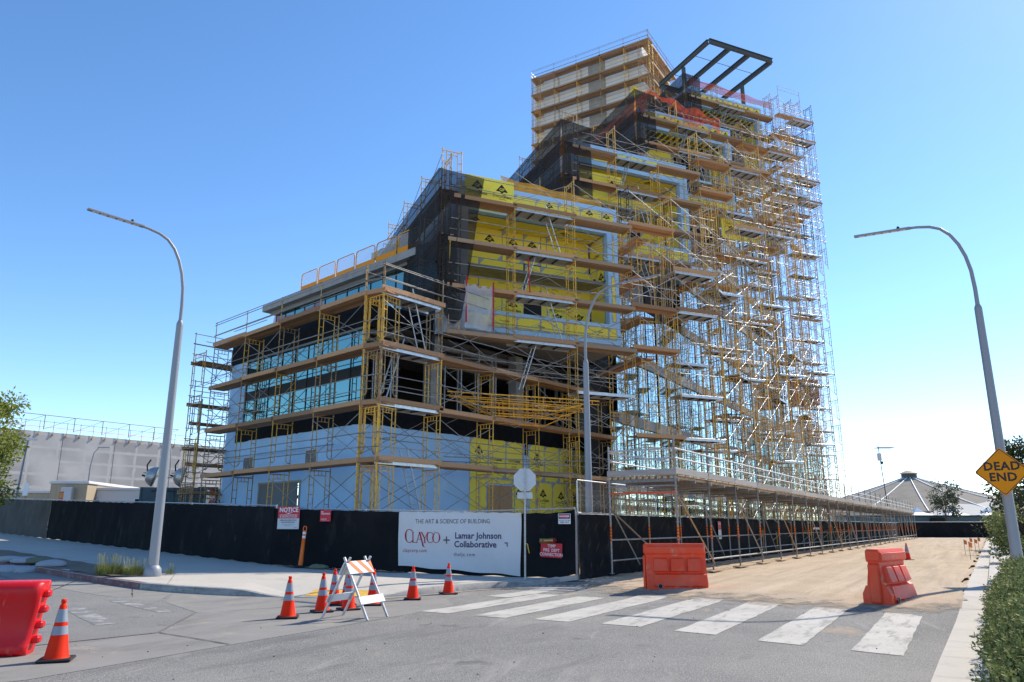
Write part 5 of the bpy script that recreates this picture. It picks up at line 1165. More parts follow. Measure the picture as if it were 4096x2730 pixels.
# red barrier at the left edge
P = Vector((-6.12,10.3)); d = Vector((-.965,-.26)); M = upM((P.x,P.y,.01), d)
th = thing('water_barrier', 'smooth red plastic barrier cut off by the left edge of the picture', 'barrier', (P.x,P.y,0))
hp = [(-.20,0),(-.235,.05),(-.225,.12),(-.175,.2),(-.19,.5),(-.22,.66),(-.255,.72),(-.265,.80),(-.235,.865),(-.18,.895),(.18,.895),(.235,.865),(.265,.8),(.255,.72),(.22,.66),(.19,.5),(.175,.2),(.225,.12),(.235,.05),(.2,0)]
body = MB(); xs = [-.02,0,.03,.08,1.9,1.95]; sc = [.7,.86,.95,1,1,.9]; N = len(hp); sh = lambda x, z: x+.10*(1-z/.9)*(1 if x < 1 else -1)
vs = [(sh(x,z), y*s, z*(1-.02*(1-s))) for x, s in zip(xs, sc) for y, z in hp]
body.add(vs,[(i*N+k,(i+1)*N+k,(i+1)*N+(k+1)%N,i*N+(k+1)%N) for i in range(5) for k in range(N)],0,True); body.add(vs,[tuple(range(N)),tuple(range(5*N,6*N))[::-1]])
pm('body', body, MAT['barrier_red'], th, M)
for z in (.17,.35,.54,.73): pm('hinge_knuckle', MB().bbox((-.09+.08*(1-z/.9),-.07,z-.045),(.06+.08*(1-z/.9),.07,z+.045),.02), MAT['barrier_red'], th, M)
pm('forklift_slot', MB().box((1.05,.175,.33),(1.5,.2,.43)), MAT['hoist_red'], th, M)
# ------------------------------------------------------------------ street lamps
def lamp(label, P, arm, z0, sc=1.0):
    arm = Vector(arm).normalized(); th = thing('street_lamp', label, 'street lamp', (P[0],P[1],z0), 'curved grey street lamps'); M = upM((P[0],P[1],z0), arm)
    S_ = Matrix.Scale(sc,4); M = M @ S_
    prof = [(.24,0),(.24,.08),(.225,.2),(.175,.27),(.142,.3)]; pm('base_cover', MB().lathe(prof,20), MAT['lamp_grey'], th, M)
    pm('pole', MB().lathe([(.142,.25),(.13,2),(.115,4.5),(.10,7.35),(.098,7.42),(.06,7.52)],18), MAT['lamp_grey'], th, M)
    pts = [(0,0,7.4),(0,0,8.0),(.03,0,8.55),(.11,0,9.0),(.24,0,9.4),(.42,0,9.74),(.65,0,9.98),(.92,0,10.10),(1.25,0,10.16),(1.5,0,10.18)]
    pm('arm', MB().path(pts,[.058,.055,.052,.05,.05,.048,.046,.045,.042,.04],8), MAT['lamp_grey'], th, M)
    lm = pm('luminaire', MB().bbox((1.4,-.075,10.145),(3.0,.075,10.205),.012), MAT['lamp_grey'], th, M @ T(0,0,0) @ T(1.4,0,10.17) @ RY(-.03) @ T(-1.4,0,-10.17))
    mb = MB()
    for i in range(6): mb.box((1.55+i*.23,-.05,10.139),(1.72+i*.23,.05,10.146))
    pm('lens', mb, MAT['sign_white'], th, M @ T(1.4,0,10.17) @ RY(-.03) @ T(-1.4,0,-10.17))
    pm('photocell', MB().lathe([(.0,.1),(.035,.09),(.045,.05),(.045,0)],10), MAT['rubber'], th, M @ T(1.75,0,10.2))
    pm('hand_hole_cover', MB().bbox((-.05,-.143,.75),(.05,-.125,1.45),.01), MAT['lamp_grey'], th, M @ RZ(.3))
    return th
lamp('street lamp with curved arm on the left sidewalk corner, arm over the left street', (-9.6,20.85), (-.66,-.75), gz(-9.6,20.85)+.15, .94)
lamp('street lamp at the right edge carrying the yellow DEAD END sign', (13.45,20.7), (-.848,.53), gz(13.45,20.7)+.1, 1.005)
lamp('street lamp rising from behind the fence corner in front of the yellow boards', (2.47,24.5), (.848,-.53), .1, .92)
# dead end sign
th = thing('dead_end_sign', 'yellow diamond DEAD END sign on the right street lamp', 'road sign', (13.2,20.4,2.4)); M = wallM((13.23,20.42), Vector((.87,-.49)), 3.02) @ RZ(.0)
def rdiamond(r, cr=.06):
    pts = []
    for i in range(4):
        a = math.pi/2*i; c = Vector((math.cos(a),math.sin(a)))*(r-cr*1.414)
        for k in range(5): t = a-math.pi/4+math.pi/2*k/4; pts.append((c.x+cr*math.cos(t), c.y+cr*math.sin(t)))
    return pts
pm('plate', MB().prism(rdiamond(.65),-.003,.003), MAT['sign_yellow'], th, M)
o_ = rdiamond(.625,.055); i_ = rdiamond(.60,.05); mb = MB(); n_ = len(o_); mb.add([(x,y,.0045) for x,y in o_]+[(x,y,.0045) for x,y in i_],[(i,(i+1)%n_,n_+(i+1)%n_,n_+i) for i in range(n_)]); pm('border', mb, MAT['sign_black'], th, M)
mb = MB(); letters(mb,'DEAD',0,.14,.31,0,.03,z=.005,narrow=.98,sp=1.08); letters(mb,'END',0,-.15,.31,0,.03,z=.005,narrow=.98,sp=1.08); pm('lettering', mb, MAT['sign_black'], th, M)
mb = MB()
for y in (.5,-.5): mb.tube((0,y,.0),(0,y,.012),.014,8,cap=True)
pm('bolt', mb, MAT['galv'], th, M); pm('bracket', MB().box((-.03,-.35,-.12),(.03,.35,-.003)), MAT['galv'], th, M)
# stop sign seen from behind
sx, sy = .37,21.95; th = thing('stop_sign', 'back of an octagonal stop sign on a perforated post beside the banner', 'road sign', (sx,sy,.16)); M = wallM((sx,sy), Vector((1,-.05)), 0)
mb = MB(); mb.box((-.025,.1,-.025),(.025,3.25,.025)); pm('post', mb, MAT['galv_bright'], th, M)
mb = MB()
for i in range(58): mb.tube((0,.3+i*.05,.0245),(0,.3+i*.05,.026),.008,6,cap=True)
pm('post_holes', mb, MAT['rubber'], th, M, kind='stuff')
oc = [(math.cos(math.pi/8+math.pi/4*i)*.345, 2.9+math.sin(math.pi/8+math.pi/4*i)*.345) for i in range(8)]
pm('plate', MB().prism(oc,-.034,-.03), MAT['sign_back'], th, M); pm('small_plate', MB().bbox((-.22,2.36,-.034),(.22,2.54,-.03),.001), MAT['sign_back'], th, M)
pm('ribbon', MB().path([(.03,1.12,.03),(.07,1.1,.05),(.09,.98,.06),(.12,.85,.05)],.012,5), MAT['rope_yellow'], th, M)
# delineator post with its sandbag
th = thing('delineator_post', 'orange delineator post with two white bands standing against the black fence', 'delineator', (-6.75,24.9,.3)); M = T(-6.72,24.75,gz(-6.72,24.75)+.17) @ RY(.06)
pm('base', MB().lathe([(.0,.06),(.12,.06),(.2,.03),(.22,0)],16), MAT['rubber'], th, M)
pm('tube', MB().lathe([(.075,.05),(.062,.5),(.056,.86),(.062,.865),(.062,.885),(.054,.89),(.054,.98),(.061,.985),(.061,1.005),(.054,1.01),(.053,1.09),(.06,1.1),(.05,1.13)],16), MAT['orange_plastic'], th, M)
for z in (.895,1.015): pm('reflective_band', MB().lathe([(.0565,z),(.0565,z+.075)],16), MAT['sign_white'], th, M)
pts = [(-.045,0,1.12),(-.05,0,1.22),(-.03,0,1.26),(.03,0,1.26),(.05,0,1.22),(.045,0,1.12)]; pm('handle', MB().path(pts,.017,6), MAT['orange_plastic'], th, M)
def bag(label, x, y, z, a, s, m, grp=None):
    mb = MB(); vs = []; nu, nv = 16, 9; rr = random.Random(int(x*91+y*7)); ph = [rr.uniform(0,6) for _ in range(4)]
    for j in range(nv+1):
        t = math.pi*j/nv
        for i in range(nu):
            p = 2*math.pi*i/nu; k = 1+.12*math.sin(3*p+ph[0]+t)+.08*math.sin(5*p+ph[1])*math.sin(t*3+ph[2])
            vs.append((.34*math.cos(t)*(1+.05*math.sin(ph[3])), .19*math.sin(t)**.6*math.cos(p)*k, max(-.04,.10*math.sin(t)**.6*math.sin(p)*k)))
    mb.add(vs,[(j*nu+i,j*nu+(i+1)%nu,(j+1)*nu+(i+1)%nu,(j+1)*nu+i) for j in range(nv) for i in range(nu)],0,True)
    o = pm('sandbag', mb, MAT[m], None, T(x,y,z+.035) @ RZ(a) @ Matrix.Scale(s,4)); tag(o, label, 'sandbag', grp)
bag('limp grey green sandbag lying at the foot of the orange delineator', -6.05,24.45,gz(-6.05,24.45)+.17,-.2,.95,'sack_green')
g_ = 'sandbags piled on the left kerb'
for i, (x,y,z,a,m,l) in enumerate([(-14.9,22.9,.0,.3,'sack_white_shaded','white sandbag at the left end of the lower row'),(-14.45,22.75,.0,.8,'sack_white_shaded','white sandbag in the middle of the lower row of the pile'),(-14.05,22.7,.0,1.3,'sack_white_shaded','crumpled white sandbag at the right end of the lower row'),(-15.4,23.9,.2,.2,'sack_white_shaded','white sandbag at the top left of the pile'),(-14.75,23.6,.2,.1,'sack_white_shaded','white sandbag beside the green one in the upper row'),(-14.3,23.55,.2,.0,'sack_green','dark green sandbag in the pile by the kerb'),(-13.6,23.0,.17,.2,'sack_white_shaded','white sandbag at the right end of the upper row')]):
    bag(l, x, y, gz(x,y)+z, a, 1.25, m, g_)
# tactile paving at the ramp
tp = thing('tactile_paving', 'yellow tactile paving at the foot of the kerb ramp', 'tactile paving', (-4,18.3,gz(-4,18.3)))
Mt = upM((-4.75,18.0,0), (1,-.03)); mb = MB(); vs = []
for y in (0,.45,.9):
    for x in (0,.4,.8,1.2,1.45): p = Mt @ Vector((x,y,0)); vs.append((p.x,p.y,gz(p.x,p.y)+wl(p.x,p.y)+.012))
mb.add(vs,[(j*5+i,j*5+i+1,(j+1)*5+i+1,(j+1)*5+i) for j in range(2) for i in range(4)]); pm('plate', mb, MAT['domes_yellow'], tp)
mb = MB()
for i in range(24):
    for j in range(15):
        p = Mt @ Vector((.03+i*.06,.03+j*.06,0)); z = gz(p.x,p.y)+wl(p.x,p.y)+.012; mb.lathe([(.016,0),(.011,.005),(0,.006)],6,M=T(p.x,p.y,z))
pm('domes', mb, MAT['domes_yellow'], tp, kind='stuff')
# grass tufts on the planting strip
def grass(label, x, y, n, h, r, seed):
    rr = random.Random(seed); mb = MB(); z0 = gz(x,y)+.17; tint = []
    for i in range(n):
        a = rr.uniform(0,6.28); d0 = r*math.sqrt(rr.random())*.6; bx, by = x+d0*math.cos(a), y+d0*math.sin(a); hh = h*rr.uniform(.4,1); ln = rr.uniform(.1,.55)*hh; a2 = a+rr.uniform(-.6,.6); w = .006
        dx, dy = math.cos(a2), math.sin(a2); px, py = -dy*w, dx*w; stalk = i % 14 == 0
        if stalk: hh = h*rr.uniform(1.2,1.75); ln *= .6
        pts = [(bx,by,z0),(bx+dx*ln*.35,by+dy*ln*.35,z0+hh*.6),(bx+dx*ln,by+dy*ln,z0+hh)]
        vs = []
        for k, p in enumerate(pts): s_ = (1,.8,.15)[k] if not stalk else (.5,.5,1.4)[k]; vs += [(p[0]-px*s_,p[1]-py*s_,p[2]),(p[0]+px*s_,p[1]+py*s_,p[2])]
        mb.add(vs,[(0,1,3,2),(2,3,5,4)]); tv = 1.0 if stalk else rr.random()*.7
        tint += [tv]*6
    me = mb.mesh('grass_tuft', MAT['leaf_grass']); at = me.attributes.new('tint','FLOAT','POINT'); at.data.foreach_set('value', tint)
    tag(part('grass_tuft', me), label, 'grass', 'grass tufts beside the left lamp')
grass('larger green grass tuft with seed heads, left of the lamp base', -10.75,20.85,700,.33,.55,1); grass('green grass tuft just left of the lamp base', -10.15,20.95,560,.27,.5,2); grass('few weeds growing right behind the lamp base', -9.35,21.35,60,.2,.2,3)
# ------------------------------------------------------------------ foliage
def leaves(rr, n, place, size, tintf, fold=.0, asp=.45):
    vs = []; fs = []; tint = []
    for i in range(n):
        p, nrm = place(rr); a = Vector((rr.gauss(0,1),rr.gauss(0,1),rr.gauss(0,1)))
        d = (nrm*1.0+a*.75).normalized(); s = d.cross(Vector((rr.gauss(0,1),rr.gauss(0,1),rr.gauss(0,1)))).normalized(); L = size*rr.uniform(.6,1.25); w = L*asp
        b = len(vs); q = p+d*L*.5
        vs += [tuple(p),tuple(q+s*w*.5),tuple(p+d*L),tuple(q-s*w*.5)]; fs.append((b,b+1,b+2,b+3)); t = tintf(rr, p); tint += [t]*4
    return vs, fs, tint
def leafmesh(name, m, vs, fs, tint):
    me = bpy.data.meshes.new(name); me.from_pydata(vs,[],fs); me.materials.append(MAT[m]); at = me.attributes.new('tint','FLOAT','POINT'); at.data.foreach_set('value', tint); me.update(); return me
def hedge():
    th = thing('hedge', 'dense clipped green hedge at the lower right edge', 'hedge', (8.6,12,0)); rr = random.Random(3)
    # rounded shrub lumps along the kerb
    lumps = []
    for i in range(34):
        s = -12.2+i*.345+rr.uniform(-.1,.1)
        for p_, z_, r_ in ((.87,.37,.34),(1.02,.62,.31),(1.4,.66,.37),(1.87,.62,.41)):
            x, y = rp(s, p_+rr.uniform(-.06,.06)); lumps.append((Vector((x,y,gz(x,y)+z_*rr.uniform(.88,1.1)-.02)), r_*rr.uniform(.8,1.15)))
    core = MB()
    for c, r in lumps:
        core.lathe([(0,-r*.66),(r*.45,-r*.45),(r*.66,0),(r*.45,r*.45),(0,r*.66)],8,M=T(*c))
    pm('inner_core', core, MAT['leaf_core'] if 'leaf_core' in MAT else mat('leaf_core',(.02,.026,.012),.9), th)  # solid near-black lumps filling the hedge behind the leaves
    # twigs carry rosettes of small leaves
    vs, fs, tint = [], [], []
    for c, r in lumps:
        near = c.y < 17
        for k in range(int(300*r/.35)):
            n_ = Vector((rr.gauss(0,1),rr.gauss(0,1),rr.gauss(0,1)+.35)).normalized()
            if n_.z < -.5: continue
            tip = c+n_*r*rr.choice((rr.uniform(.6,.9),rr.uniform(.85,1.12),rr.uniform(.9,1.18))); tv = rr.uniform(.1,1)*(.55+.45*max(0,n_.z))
            up = (n_+Vector((0,0,.45))).normalized()
            for q in range(5):
                a = up.orthogonal().normalized(); a.rotate(Matrix.Rotation(q*2.4+k,3,up)); d = (up*.75+a*.75).normalized(); s = d.cross(up).normalized(); L = .038*rr.uniform(.7,1.3); w = L*.30
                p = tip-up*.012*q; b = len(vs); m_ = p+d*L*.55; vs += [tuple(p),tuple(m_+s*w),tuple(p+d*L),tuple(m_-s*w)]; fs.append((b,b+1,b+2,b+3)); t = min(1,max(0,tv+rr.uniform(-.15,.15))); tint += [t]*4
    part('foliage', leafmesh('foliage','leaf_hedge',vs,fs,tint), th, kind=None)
hedge()
def tree(label, x, y, z0, h, cr, ch, n, m, leaf, seed, trunk=.1, name='tree', base=None, clumps=26, grp=None):
    rr = random.Random(seed); th = thing(name, label, 'tree', (x,y,z0), grp); cz = z0+h-ch/2
    pts = [(x,y,z0)]; 
    for i in range(1,6): pts.append((x+rr.uniform(-.08,.08)*i*.3,y+rr.uniform(-.08,.08)*i*.3,z0+(h-ch*.35)*i/5))
    tb = MB().path(pts,[trunk*(1-.13*i) for i in range(6)],8); cl = []
    for k in range(clumps):
        t = rr.uniform(-1,1); a = rr.uniform(0,6.28); rad = cr*math.sqrt(max(0,1-t*t*.92))*rr.uniform(.35,1.0)
        c = Vector((x+rad*math.cos(a), y+rad*math.sin(a), cz+t*ch/2)); cl.append((c, cr*rr.uniform(.22,.42))); o = pts[rr.choice((2,3,4,5))]; tb.tube(o, tuple(c), trunk*.28, 5, r2=trunk*.08)
    pm('trunk', tb, MAT['bark'], th)
    def place(r_):
        c, r = r_.choice(cl); d = Vector((r_.gauss(0,1),r_.gauss(0,1),r_.gauss(0,1)*.8)).normalized(); return c+d*r*r_.random()**.45, (d+Vector((0,0,-.2))).normalized()
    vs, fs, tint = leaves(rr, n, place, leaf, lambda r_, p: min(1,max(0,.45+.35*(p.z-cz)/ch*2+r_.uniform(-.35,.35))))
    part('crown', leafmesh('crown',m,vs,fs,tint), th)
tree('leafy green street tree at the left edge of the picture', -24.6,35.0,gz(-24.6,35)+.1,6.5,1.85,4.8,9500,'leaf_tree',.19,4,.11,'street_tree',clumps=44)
# ------------------------------------------------------------------ background, left
wd = V2(.57,.82); A = Vector((-60.5,69.5)); M = wallM(A, wd, 0); cb = thing('concrete_warehouse', 'large grey tilt-up concrete building far behind the left fence', 'building', (-50,85,1.5))
wp = 5.9; pan = MB().bbox((.02,0,-.25),(wp-.02,11.7,0),.03).mesh('concrete_panel', MAT['tilt_concrete'])
for i in range(8): part('concrete_panel', pan, cb, M @ T(i*wp,0,0))
pm('joint', MB().box((0,0,-.3),(8*wp,11.6,-.26)), MAT['rubber'], cb, M)
for i in range(32):
    x = .5+i*1.45; mb = MB(); mb.box((x,11.25,0),(x+.14,11.5,.14)); mb.tube((x+.07,11.4,.1),(x+.07,12.9,.1),.03,4); pm('guard_post', mb, MAT['yellow_worn'], cb, M)
for z in (12.2,12.8): pm('guard_rail', MB().tube((0,z,.1),(8*wp,z,.1),.03,4), MAT['barrier_orange' if z < 12.5 else 'galv'], cb, M)
mb = MB(); x = 3
while x < 30: mb.tube((x,12,-.6),(x,13.6,-.6),.05,4); mb.tube((x,13.6,-.6),(x+3.2,13.6,-.6),.05,4); mb.tube((x,12,-.6),(x+3.2,13.6,-.6),.03,4); x += 3.2
pm('roof_frame', mb, MAT['galv'], cb, M)
def trailer(label, P, d, L, W, H, m, z0, wins, roof='white_siding', door=None):
    th = thing('site_trailer', label, 'trailer', (P[0],P[1],z0)); M = wallM(P, d, z0); pm('body', MB().bbox((0,.4,-W),(L,H,0),.03), MAT[m], th, M)
    pm('roof', MB().bbox((-.12,H,-W-.12),(L+.12,H+.22,.12),.03), MAT[roof], th, M)
    for x in [i*.4 for i in range(int(L/.4))]: pm('siding_groove', MB().box((x,.45,0),(x+.03,H-.02,.012)), MAT[m], th, M)
    for x, y, w, h in wins:
        o = pm('window', MB().bbox((x,y,0),(x+w,y+h,.05),.01), MAT['sign_white'], th, M); pm('pane', MB().box((x+.07,y+.07,.05),(x+w-.07,y+h-.07,.058)), MAT['mullion'], o, M)
    return th, M
th, M = trailer('tan site trailer with an air conditioning unit on its end wall', (-35.9,59.2), (.97,.1), 2.7, 10, 3.2, 'tan_siding', 1.6, [])
pm('air_conditioner', MB().bbox((1.0,.5,0),(1.8,2.9,.5),.03), MAT['ac_grey'], th, M); pm('grille', MB().box((1.1,1.3,.5),(1.7,1.8,.52)), MAT['mullion'], th, M)
th, M = trailer('darker tan site trailer behind the fence, left of the air conditioner', (-45.3,60.5), (.97,.1), 8.8, 3, 2.55, 'tan_siding', 1.6, [(1.5,1.3,1.0,.7),(4.0,1.3,1.0,.7),(6.4,1.3,1.0,.7)])
th, M = trailer('long white site trailer with small windows behind the left fence', (-34.2,61), (.93,.36), 13, 3, 3.0, 'white_siding', 1.4, [(.6,1.4,.6,.9),(3.6,1.5,.7,.9),(5.8,1.5,.7,.9),(7.8,.9,.9,1.6),(10,1.5,.7,.9)])
# stop board on the trailer
th = thing('safety_banner', 'black banner with a red octagon reading STOP on the white trailer', 'banner', (-25,64,3)); Ms = wallM((-26.2,63.2), (.93,.36), 3.3) @ T(.9,.55,.1)
pm('cloth', MB().box((-.8,-.9,0),(.8,.9,.02)), MAT['sign_black'], th, Ms); oc = [(math.cos(math.pi/8+math.pi/4*i)*.72, math.sin(math.pi/8+math.pi/4*i)*.72+.1) for i in range(8)]
pm('octagon', MB().prism(oc,.021,.025), MAT['sign_red'], th, Ms); e = [(math.cos(a)*.55,.15+math.sin(a)*.45) for a in [2*math.pi*i/20 for i in range(20)]]; pm('disc', MB().prism(e,.026,.029), MAT['sign_yellow'], th, Ms)
mb = MB(); letters(mb,'STOP',0,-.05,.45,0,.03,z=.035); pm('lettering', mb, MAT['sign_white'], th, Ms)
# teal steel bin, red container, light tower
th = thing('steel_container', 'dark teal steel container just behind the left fence', 'container', (-19,38,1)); Mc = wallM((-19.2,39.3), (.95,.3), .6)
pm('body', MB().bbox((0,0,-2),(3.2,2.95,0),.03), MAT['teal_steel'], th, Mc)
for x in (.3,1.9): pm('side_panel', MB().bbox((x,1.9,0),(x+1.0,2.4,.04),.01), MAT['teal_steel'], th, Mc)
for x in (0,1.55,3.1): pm('rib', MB().box((x,0,0),(x+.08,2.95,.06)), MAT['teal_steel'], th, Mc)
th = thing('tool_chest', 'dark red steel box behind the fence below the left scaffold', 'box', (-16,41,1)); Mc = wallM((-16.9,41.0), (.95,.3), .6); pm('body', MB().bbox((0,0,-1),(2.8,2.0,0),.03), MAT['hoist_red'], th, Mc); pm('lid', MB().bbox((-.04,2.0,-1.04),(2.84,2.12,.04),.02), MAT['hoist_red'], th, Mc)
def flood(label, x, y, z, a):
    th = thing('floodlight', label, 'floodlight', (x,y,z), 'bowl floodlights on the left'); M = T(x,y,z) @ RZ(.35) @ RY(math.radians(-72)) @ Matrix.Scale(1.15,4)
    pm('bowl', MB().lathe([(0,.40),(.14,.385),(.27,.32),(.37,.2),(.42,.06),(.44,0),(.42,-.02),(0,-.03)],20), MAT['galv_bright'], th, M)
    pm('bracket', MB().tube((.1,0,.38),(.35,0,.5),.03,5).tube((.35,0,.5),(.62,0,.45),.03,5).tube((-.1,0,.36),(-.1,0,.52),.04,6), MAT['rubber'], th, M)
    pm('cable', MB().path([(0,0,.5),(.1,.2,.3),(.05,.5,-.2),(.2,.4,-.6)],.015,5), MAT['rubber'], th, M)
flood('bowl floodlight beside the left lamp pole, partly hidden by it', -17.6,37.4,3.95,2.2); flood('bowl floodlight right of the left lamp pole, before the scaffold', -16.3,37.6,3.95,2.2)
th = thing('light_mast', 'dark steel post carrying the bowl floodlights', 'mast', (-16.9,38,1)); pm('mast', MB().tube((-16.4,38,.6),(-16.4,38,3.3),.07,6).tube((-17.9,37.8,3.3),(-15.6,38,3.3),.05,6), MAT['truss_dark'], th)
def smalllamp(label, x, y, z0, h, arm):
    th = thing('street_lamp', label, 'street lamp', (x,y,z0), 'distant street lamps'); pm('pole', MB().path([(x,y,z0),(x,y,z0+h*.75),(x+arm*.1,y,z0+h*.93),(x+arm*.35,y,z0+h)],[.09,.07,.05,.045],6), MAT['lamp_grey'], th); pm('luminaire', MB().bbox((min(x+arm*.3,x+arm),y-.1,z0+h-.04),(max(x+arm*.3,x+arm),y+.1,z0+h+.04),.01), MAT['lamp_grey'], th)
smalllamp('small distant street lamp before the concrete building, left one', -38.5,69,1.4,7.2,1.6); smalllamp('small distant street lamp before the concrete building, right one', -33,73,1.4,8.0,-1.2)
th = thing('street_lamp', 'white street lamp behind the leafy tree at the left edge', 'street lamp', (-34,53,1.4), 'distant street lamps'); pm('pole', MB().tube((-33.9,52,1.3),(-33.6,52,7.4),.09,8,r2=.06), MAT['lamp_grey'], th); pm('luminaire', MB().bbox((-34.1,51.9,7.38),(-33.0,52.1,7.5),.02), MAT['sign_white'], th)
sign('direction_sign', 'red and yellow sign with a white arrow above the left fence', wallM((-25.3,42.8),(.8,-.6),3.1), .55,.75,'sign_red',[(-.22,.02,.22,.3,1)],[], ['sign_red','sign_yellow','sign_white'])
o = bpy.data.objects[[k for k in WM if k.startswith('direction_sign')][-1]]; mb = MB(); mb.add([(-.2,-.18,.01),(-.06,-.08,.01),(-.06,-.14,.01),(.2,-.14,.01),(.2,-.22,.01),(-.06,-.22,.01),(-.06,-.28,.01)],[(0,5,4,3,2),(0,6,5),(0,2,1)]); pm('arrow', mb, MAT['sign_white'], o, wallM((-25.3,42.8),(.8,-.6),3.1))
th = thing('sign_board', 'blank white board on a stake above the left fence', 'sign', (-27.5,43,2)); Mq = wallM((-27.4,42.9),(.8,-.6),0); pm('board', MB().bbox((-.35,3.25,0),(.35,3.95,.02),.004), MAT['sign_white'], th, Mq); pm('stake', MB().box((-.03,1.0,-.04),(.03,3.9,-.005)), MAT['wood_pale'], th, Mq)
# ------------------------------------------------------------------ background, right
dm = thing('domed_hall', 'round hall with a shallow grey conical roof and white ribs', 'building', (121,230,0)); c = Vector((120.5,230)); NS = 32; Rr = 38
mb = MB()
prof = [(Rr,5.2),(Rr*.72,7.9),(Rr*.42,11.2),(Rr*.18,14.0),(2.2,15.6)]
mb.lathe(prof,NS,M=T(c.x,c.y,0),smooth=False); pm('roof', mb, MAT['dome_roof'], dm)
mb = MB().lathe([(Rr-2,0),(Rr-2,5.3)],NS,M=T(c.x,c.y,0)); pm('wall', mb, MAT['white_siding'], dm)
for i in range(NS//2):
    a = 2*math.pi*(2*i)/NS
    if math.sin(a) > .3: continue
    pm('roof_rib', MB().path([(c.x+r*math.cos(a)*1.002,c.y+r*math.sin(a)*1.002,z+.12) for r, z in prof],.17,4), MAT['sign_white'], dm)
pm('lantern', MB().lathe([(2.2,15.4),(2.2,17.0)],10,M=T(c.x,c.y,0)), MAT['dark_steel'], dm); pm('lantern_roof', MB().lathe([(2.9,17.0),(1.5,17.7),(0,18.1)],10,M=T(c.x,c.y,0)), MAT['tan_siding'], dm)
th = thing('marquee_roof', 'wide pale sloping marquee roof in front of the domed hall', 'building', (120,180,0)); mb = MB()
mb.add([(99.5,185,4.0),(165,181,4.0),(165,205,8.6),(121,207,8.6)],[(0,1,2,3)]); pm('roof', mb, MAT['white_roof'], th); pm('wall', MB().box((100,186,0),(165,188,3.9)), MAT['white_siding'], th)
for i, x in enumerate((74,80.5,87,94)):
    tt = thing('canopy_tent', ['leftmost','second','third','rightmost'][i]+' small white peaked tent beyond the far fence', 'tent', (x,140,0), 'white peaked tents'); n_ = 3.1
    mb = MB(); z = 3.0+.0*i; mb.add([(x-n_,140-n_,z),(x+n_,140-n_,z),(x+n_,140+n_,z),(x-n_,140+n_,z),(x-.9,139.1,z+.95),(x+.9,139.1,z+.95),(x+.9,140.9,z+.95),(x-.9,140.9,z+.95),(x,140,z+2.0)],[(0,1,5,4),(1,2,6,5),(2,3,7,6),(3,0,4,7),(4,5,8),(5,6,8),(6,7,8),(7,4,8)]); pm('roof', mb, MAT['sign_white'], tt)
    for dx in (-n_,n_):
        for dy in (-n_,n_): pm('pole', MB().tube((x+dx,140+dy,0),(x+dx,140+dy,z),.06,5), MAT['galv'], tt)
th = thing('dark_shed', 'low dark green shed behind the far fence', 'shed', (62,125,0)); pm('body', MB().bbox((54,124,0),(78,128,3.1),.05), MAT['teal_steel'], th); pm('roof', MB().bbox((53.7,123.7,3.1),(78.3,128.3,3.3),.05), MAT['dark_steel'], th)
def car(label, x, y, m, d=(1,.1), L=4.8, H=1.75):
    th = thing('parked_car', label, 'car', (x,y,0)); M = upM((x,y,0), d)
    prof = [(0,.45),(0,.95),(.25,1.05),(.9,1.1),(1.55,H),(3.6,H),(4.3,1.1),(L,1.0),(L,.45)]; mb = MB(); w = .9
    vs = [(px, s*w*(1 if pz < 1.2 else .82), pz) for s in (-1,1) for px, pz in prof]; n_ = len(prof); mb.add(vs,[tuple(range(n_)),tuple(range(n_,2*n_))[::-1]]+[(i,n_+i,n_+(i+1)%n_,(i+1)%n_) for i in range(n_)]); pm('body', mb, MAT[m], th, M)
    for s in (-1,1): pm('side_window', MB().prism([(1.15,1.15),(1.65,H-.1),(3.5,H-.1),(4.0,1.15)],s*.885-.01,s*.885+.01,M=RX(math.pi/2)), MAT['mullion'], th, M)
    for px in (.95,3.85):
        for s in (-1,1): wh = pm('wheel', MB().tube((px,s*.72,.34),(px,s*.92,.34),.34,14,cap=True), MAT['rubber'], th, M); pm('rim', MB().tube((px,s*.9,.34),(px,s*.93,.34),.2,10,cap=True), MAT['galv_bright'], wh, M)
car('silver car parked beyond the far fence', 67.5,118,'car_paint', L=4.8, H=1.95); car('dark van with a white roof beyond the far fence', 66,124,'van_dark', L=4.8, H=2.9)
tree('pale green tree beyond the far fence, in front of the marquee', 69,122,0,8.2,2.6,5.6,1700,'leaf_far',.42,8,.14,'far_tree',grp='trees beyond the far fence')
tree('dark small tree beyond the far fence, right of the tents', 80.5,118,0,7.2,2.1,5.2,1500,'leaf_dark',.36,9,.14,'far_tree',grp='trees beyond the far fence')
tree('dark open tree beyond the far fence, near the DEAD END sign', 86,116,0,7.6,2.6,5.6,1700,'leaf_dark',.36,10,.14,'far_tree',grp='trees beyond the far fence')
tree('low dark tree beyond the far fence at the right', 90,112,0,5.6,2.4,4.2,1300,'leaf_dark',.36,12,.14,'far_tree',grp='trees beyond the far fence')
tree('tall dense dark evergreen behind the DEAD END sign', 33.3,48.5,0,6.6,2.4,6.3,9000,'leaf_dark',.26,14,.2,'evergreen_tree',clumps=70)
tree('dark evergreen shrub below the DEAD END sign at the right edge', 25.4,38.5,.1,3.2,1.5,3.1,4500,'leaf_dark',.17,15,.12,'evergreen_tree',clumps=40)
tree('green shrub with reddish tips right of the sign pole', 18.5,28.4,.1,2.0,1.0,1.9,2600,'leaf_hedge',.13,16,.08,'shrub',clumps=30)
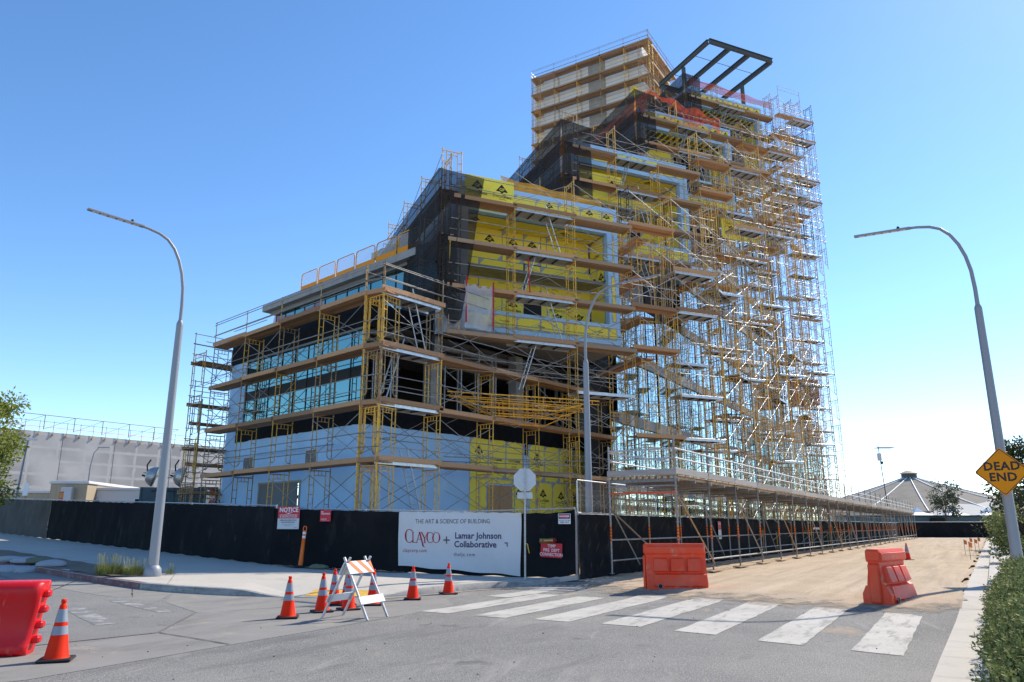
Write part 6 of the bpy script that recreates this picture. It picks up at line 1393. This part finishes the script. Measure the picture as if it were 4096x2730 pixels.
# survey flags, masts, far floodlights
for i, (s, p) in enumerate(((20,-.25),(26,-.6),(29,-.2),(33,-.5),(36,-.15))):
    x, y = rp(s, p); th = thing('survey_flag', ['nearest','second','third','fourth','farthest'][i]+' orange survey flag at the edge of the dirt street', 'flag', (x,y,.16), 'orange survey flags'); pm('stake', MB().tube((x,y,.1),(x,y,.95),.012,4), MAT['wood_pale'], th); mb = MB(); mb.add([(x,y,.93),(x+.16,y+.02,.88),(x+.14,y,.68),(x,y,.72)],[(0,1,2,3)]); pm('flag', mb, MAT['flag_orange'], th)
th = thing('solar_mast', 'thin camera mast with a solar panel beyond the walkway', 'mast', (55,112,0)); bx, by = 55.2,112; pm('pole', MB().tube((bx,by,0),(bx-.6,by,13.2),.09,6,r2=.06), MAT['dark_steel'], th); pm('solar_panel', MB().bbox((bx-.9,by-.6,12.85),(bx+1.5,by+.6,12.95),.02), MAT['mullion'], th); pm('control_box', MB().bbox((bx-.85,by-.2,11.0),(bx-.3,by+.2,12.1),.05), MAT['ac_grey'], th); pm('camera_dome', MB().lathe([(0,.35),(.2,.3),(.22,.1),(.12,-.1),(0,-.15)],10,M=T(bx-.3,by,10.6)), MAT['dark_steel'], th)
for i, px in enumerate((157,170,183,196,205)):
    th = thing('floodlight_mast', ['first','second','third','fourth','fifth'][i]+' far floodlight mast from the left above the marquee', 'mast', (px,290,0), 'far floodlight masts'); h = 15.5+i*1.0; pm('pole', MB().tube((px,290,0),(px,290,h),.16,5), MAT['lamp_grey'], th); pm('lamp_bar', MB().bbox((px-1.6,289.8,h),(px+1.6,290.2,h+.3),.03), MAT['lamp_grey'], th)
# scattered grit on the roadway
rr = random.Random(21); mb = MB()
for i in range(160):
    x, y = rr.uniform(-9,9), rr.uniform(6,17.5)
    if .848*x-.53*y > -.9: continue
    r = rr.choice((.005,.006,.008,.012)); z = gz(x,y)+.006; mb.lathe([(0,-r*.3),(r,0),(r*.7,r*.7),(0,r)],5,M=T(x,y,z) @ RZ(rr.uniform(0,6)) @ Matrix.Scale(rr.uniform(.6,1.6),4,(1,0,0)))
o = pm('gravel', mb, MAT['soil']); tag(o,'loose dark grit scattered over the roadway','gravel',kind='stuff')
mb = MB()
for i in range(500):
    x, y = rr.uniform(-7.5,-3.2), rr.uniform(23.5,25.4)
    if y > 25.5-.355*(x+7.9)-.1 or y < 25.1-.36*(x+7.9): continue
    r = rr.choice((.012,.02,.03)); z = gz(x,y)+.175; mb.lathe([(0,-r*.3),(r,0),(r*.7,r*.7),(0,r)],5,M=T(x,y,z))
o = pm('gravel', mb, MAT['soil']); tag(o,'heap of loose gravel along the foot of the black fence','gravel',kind='stuff')
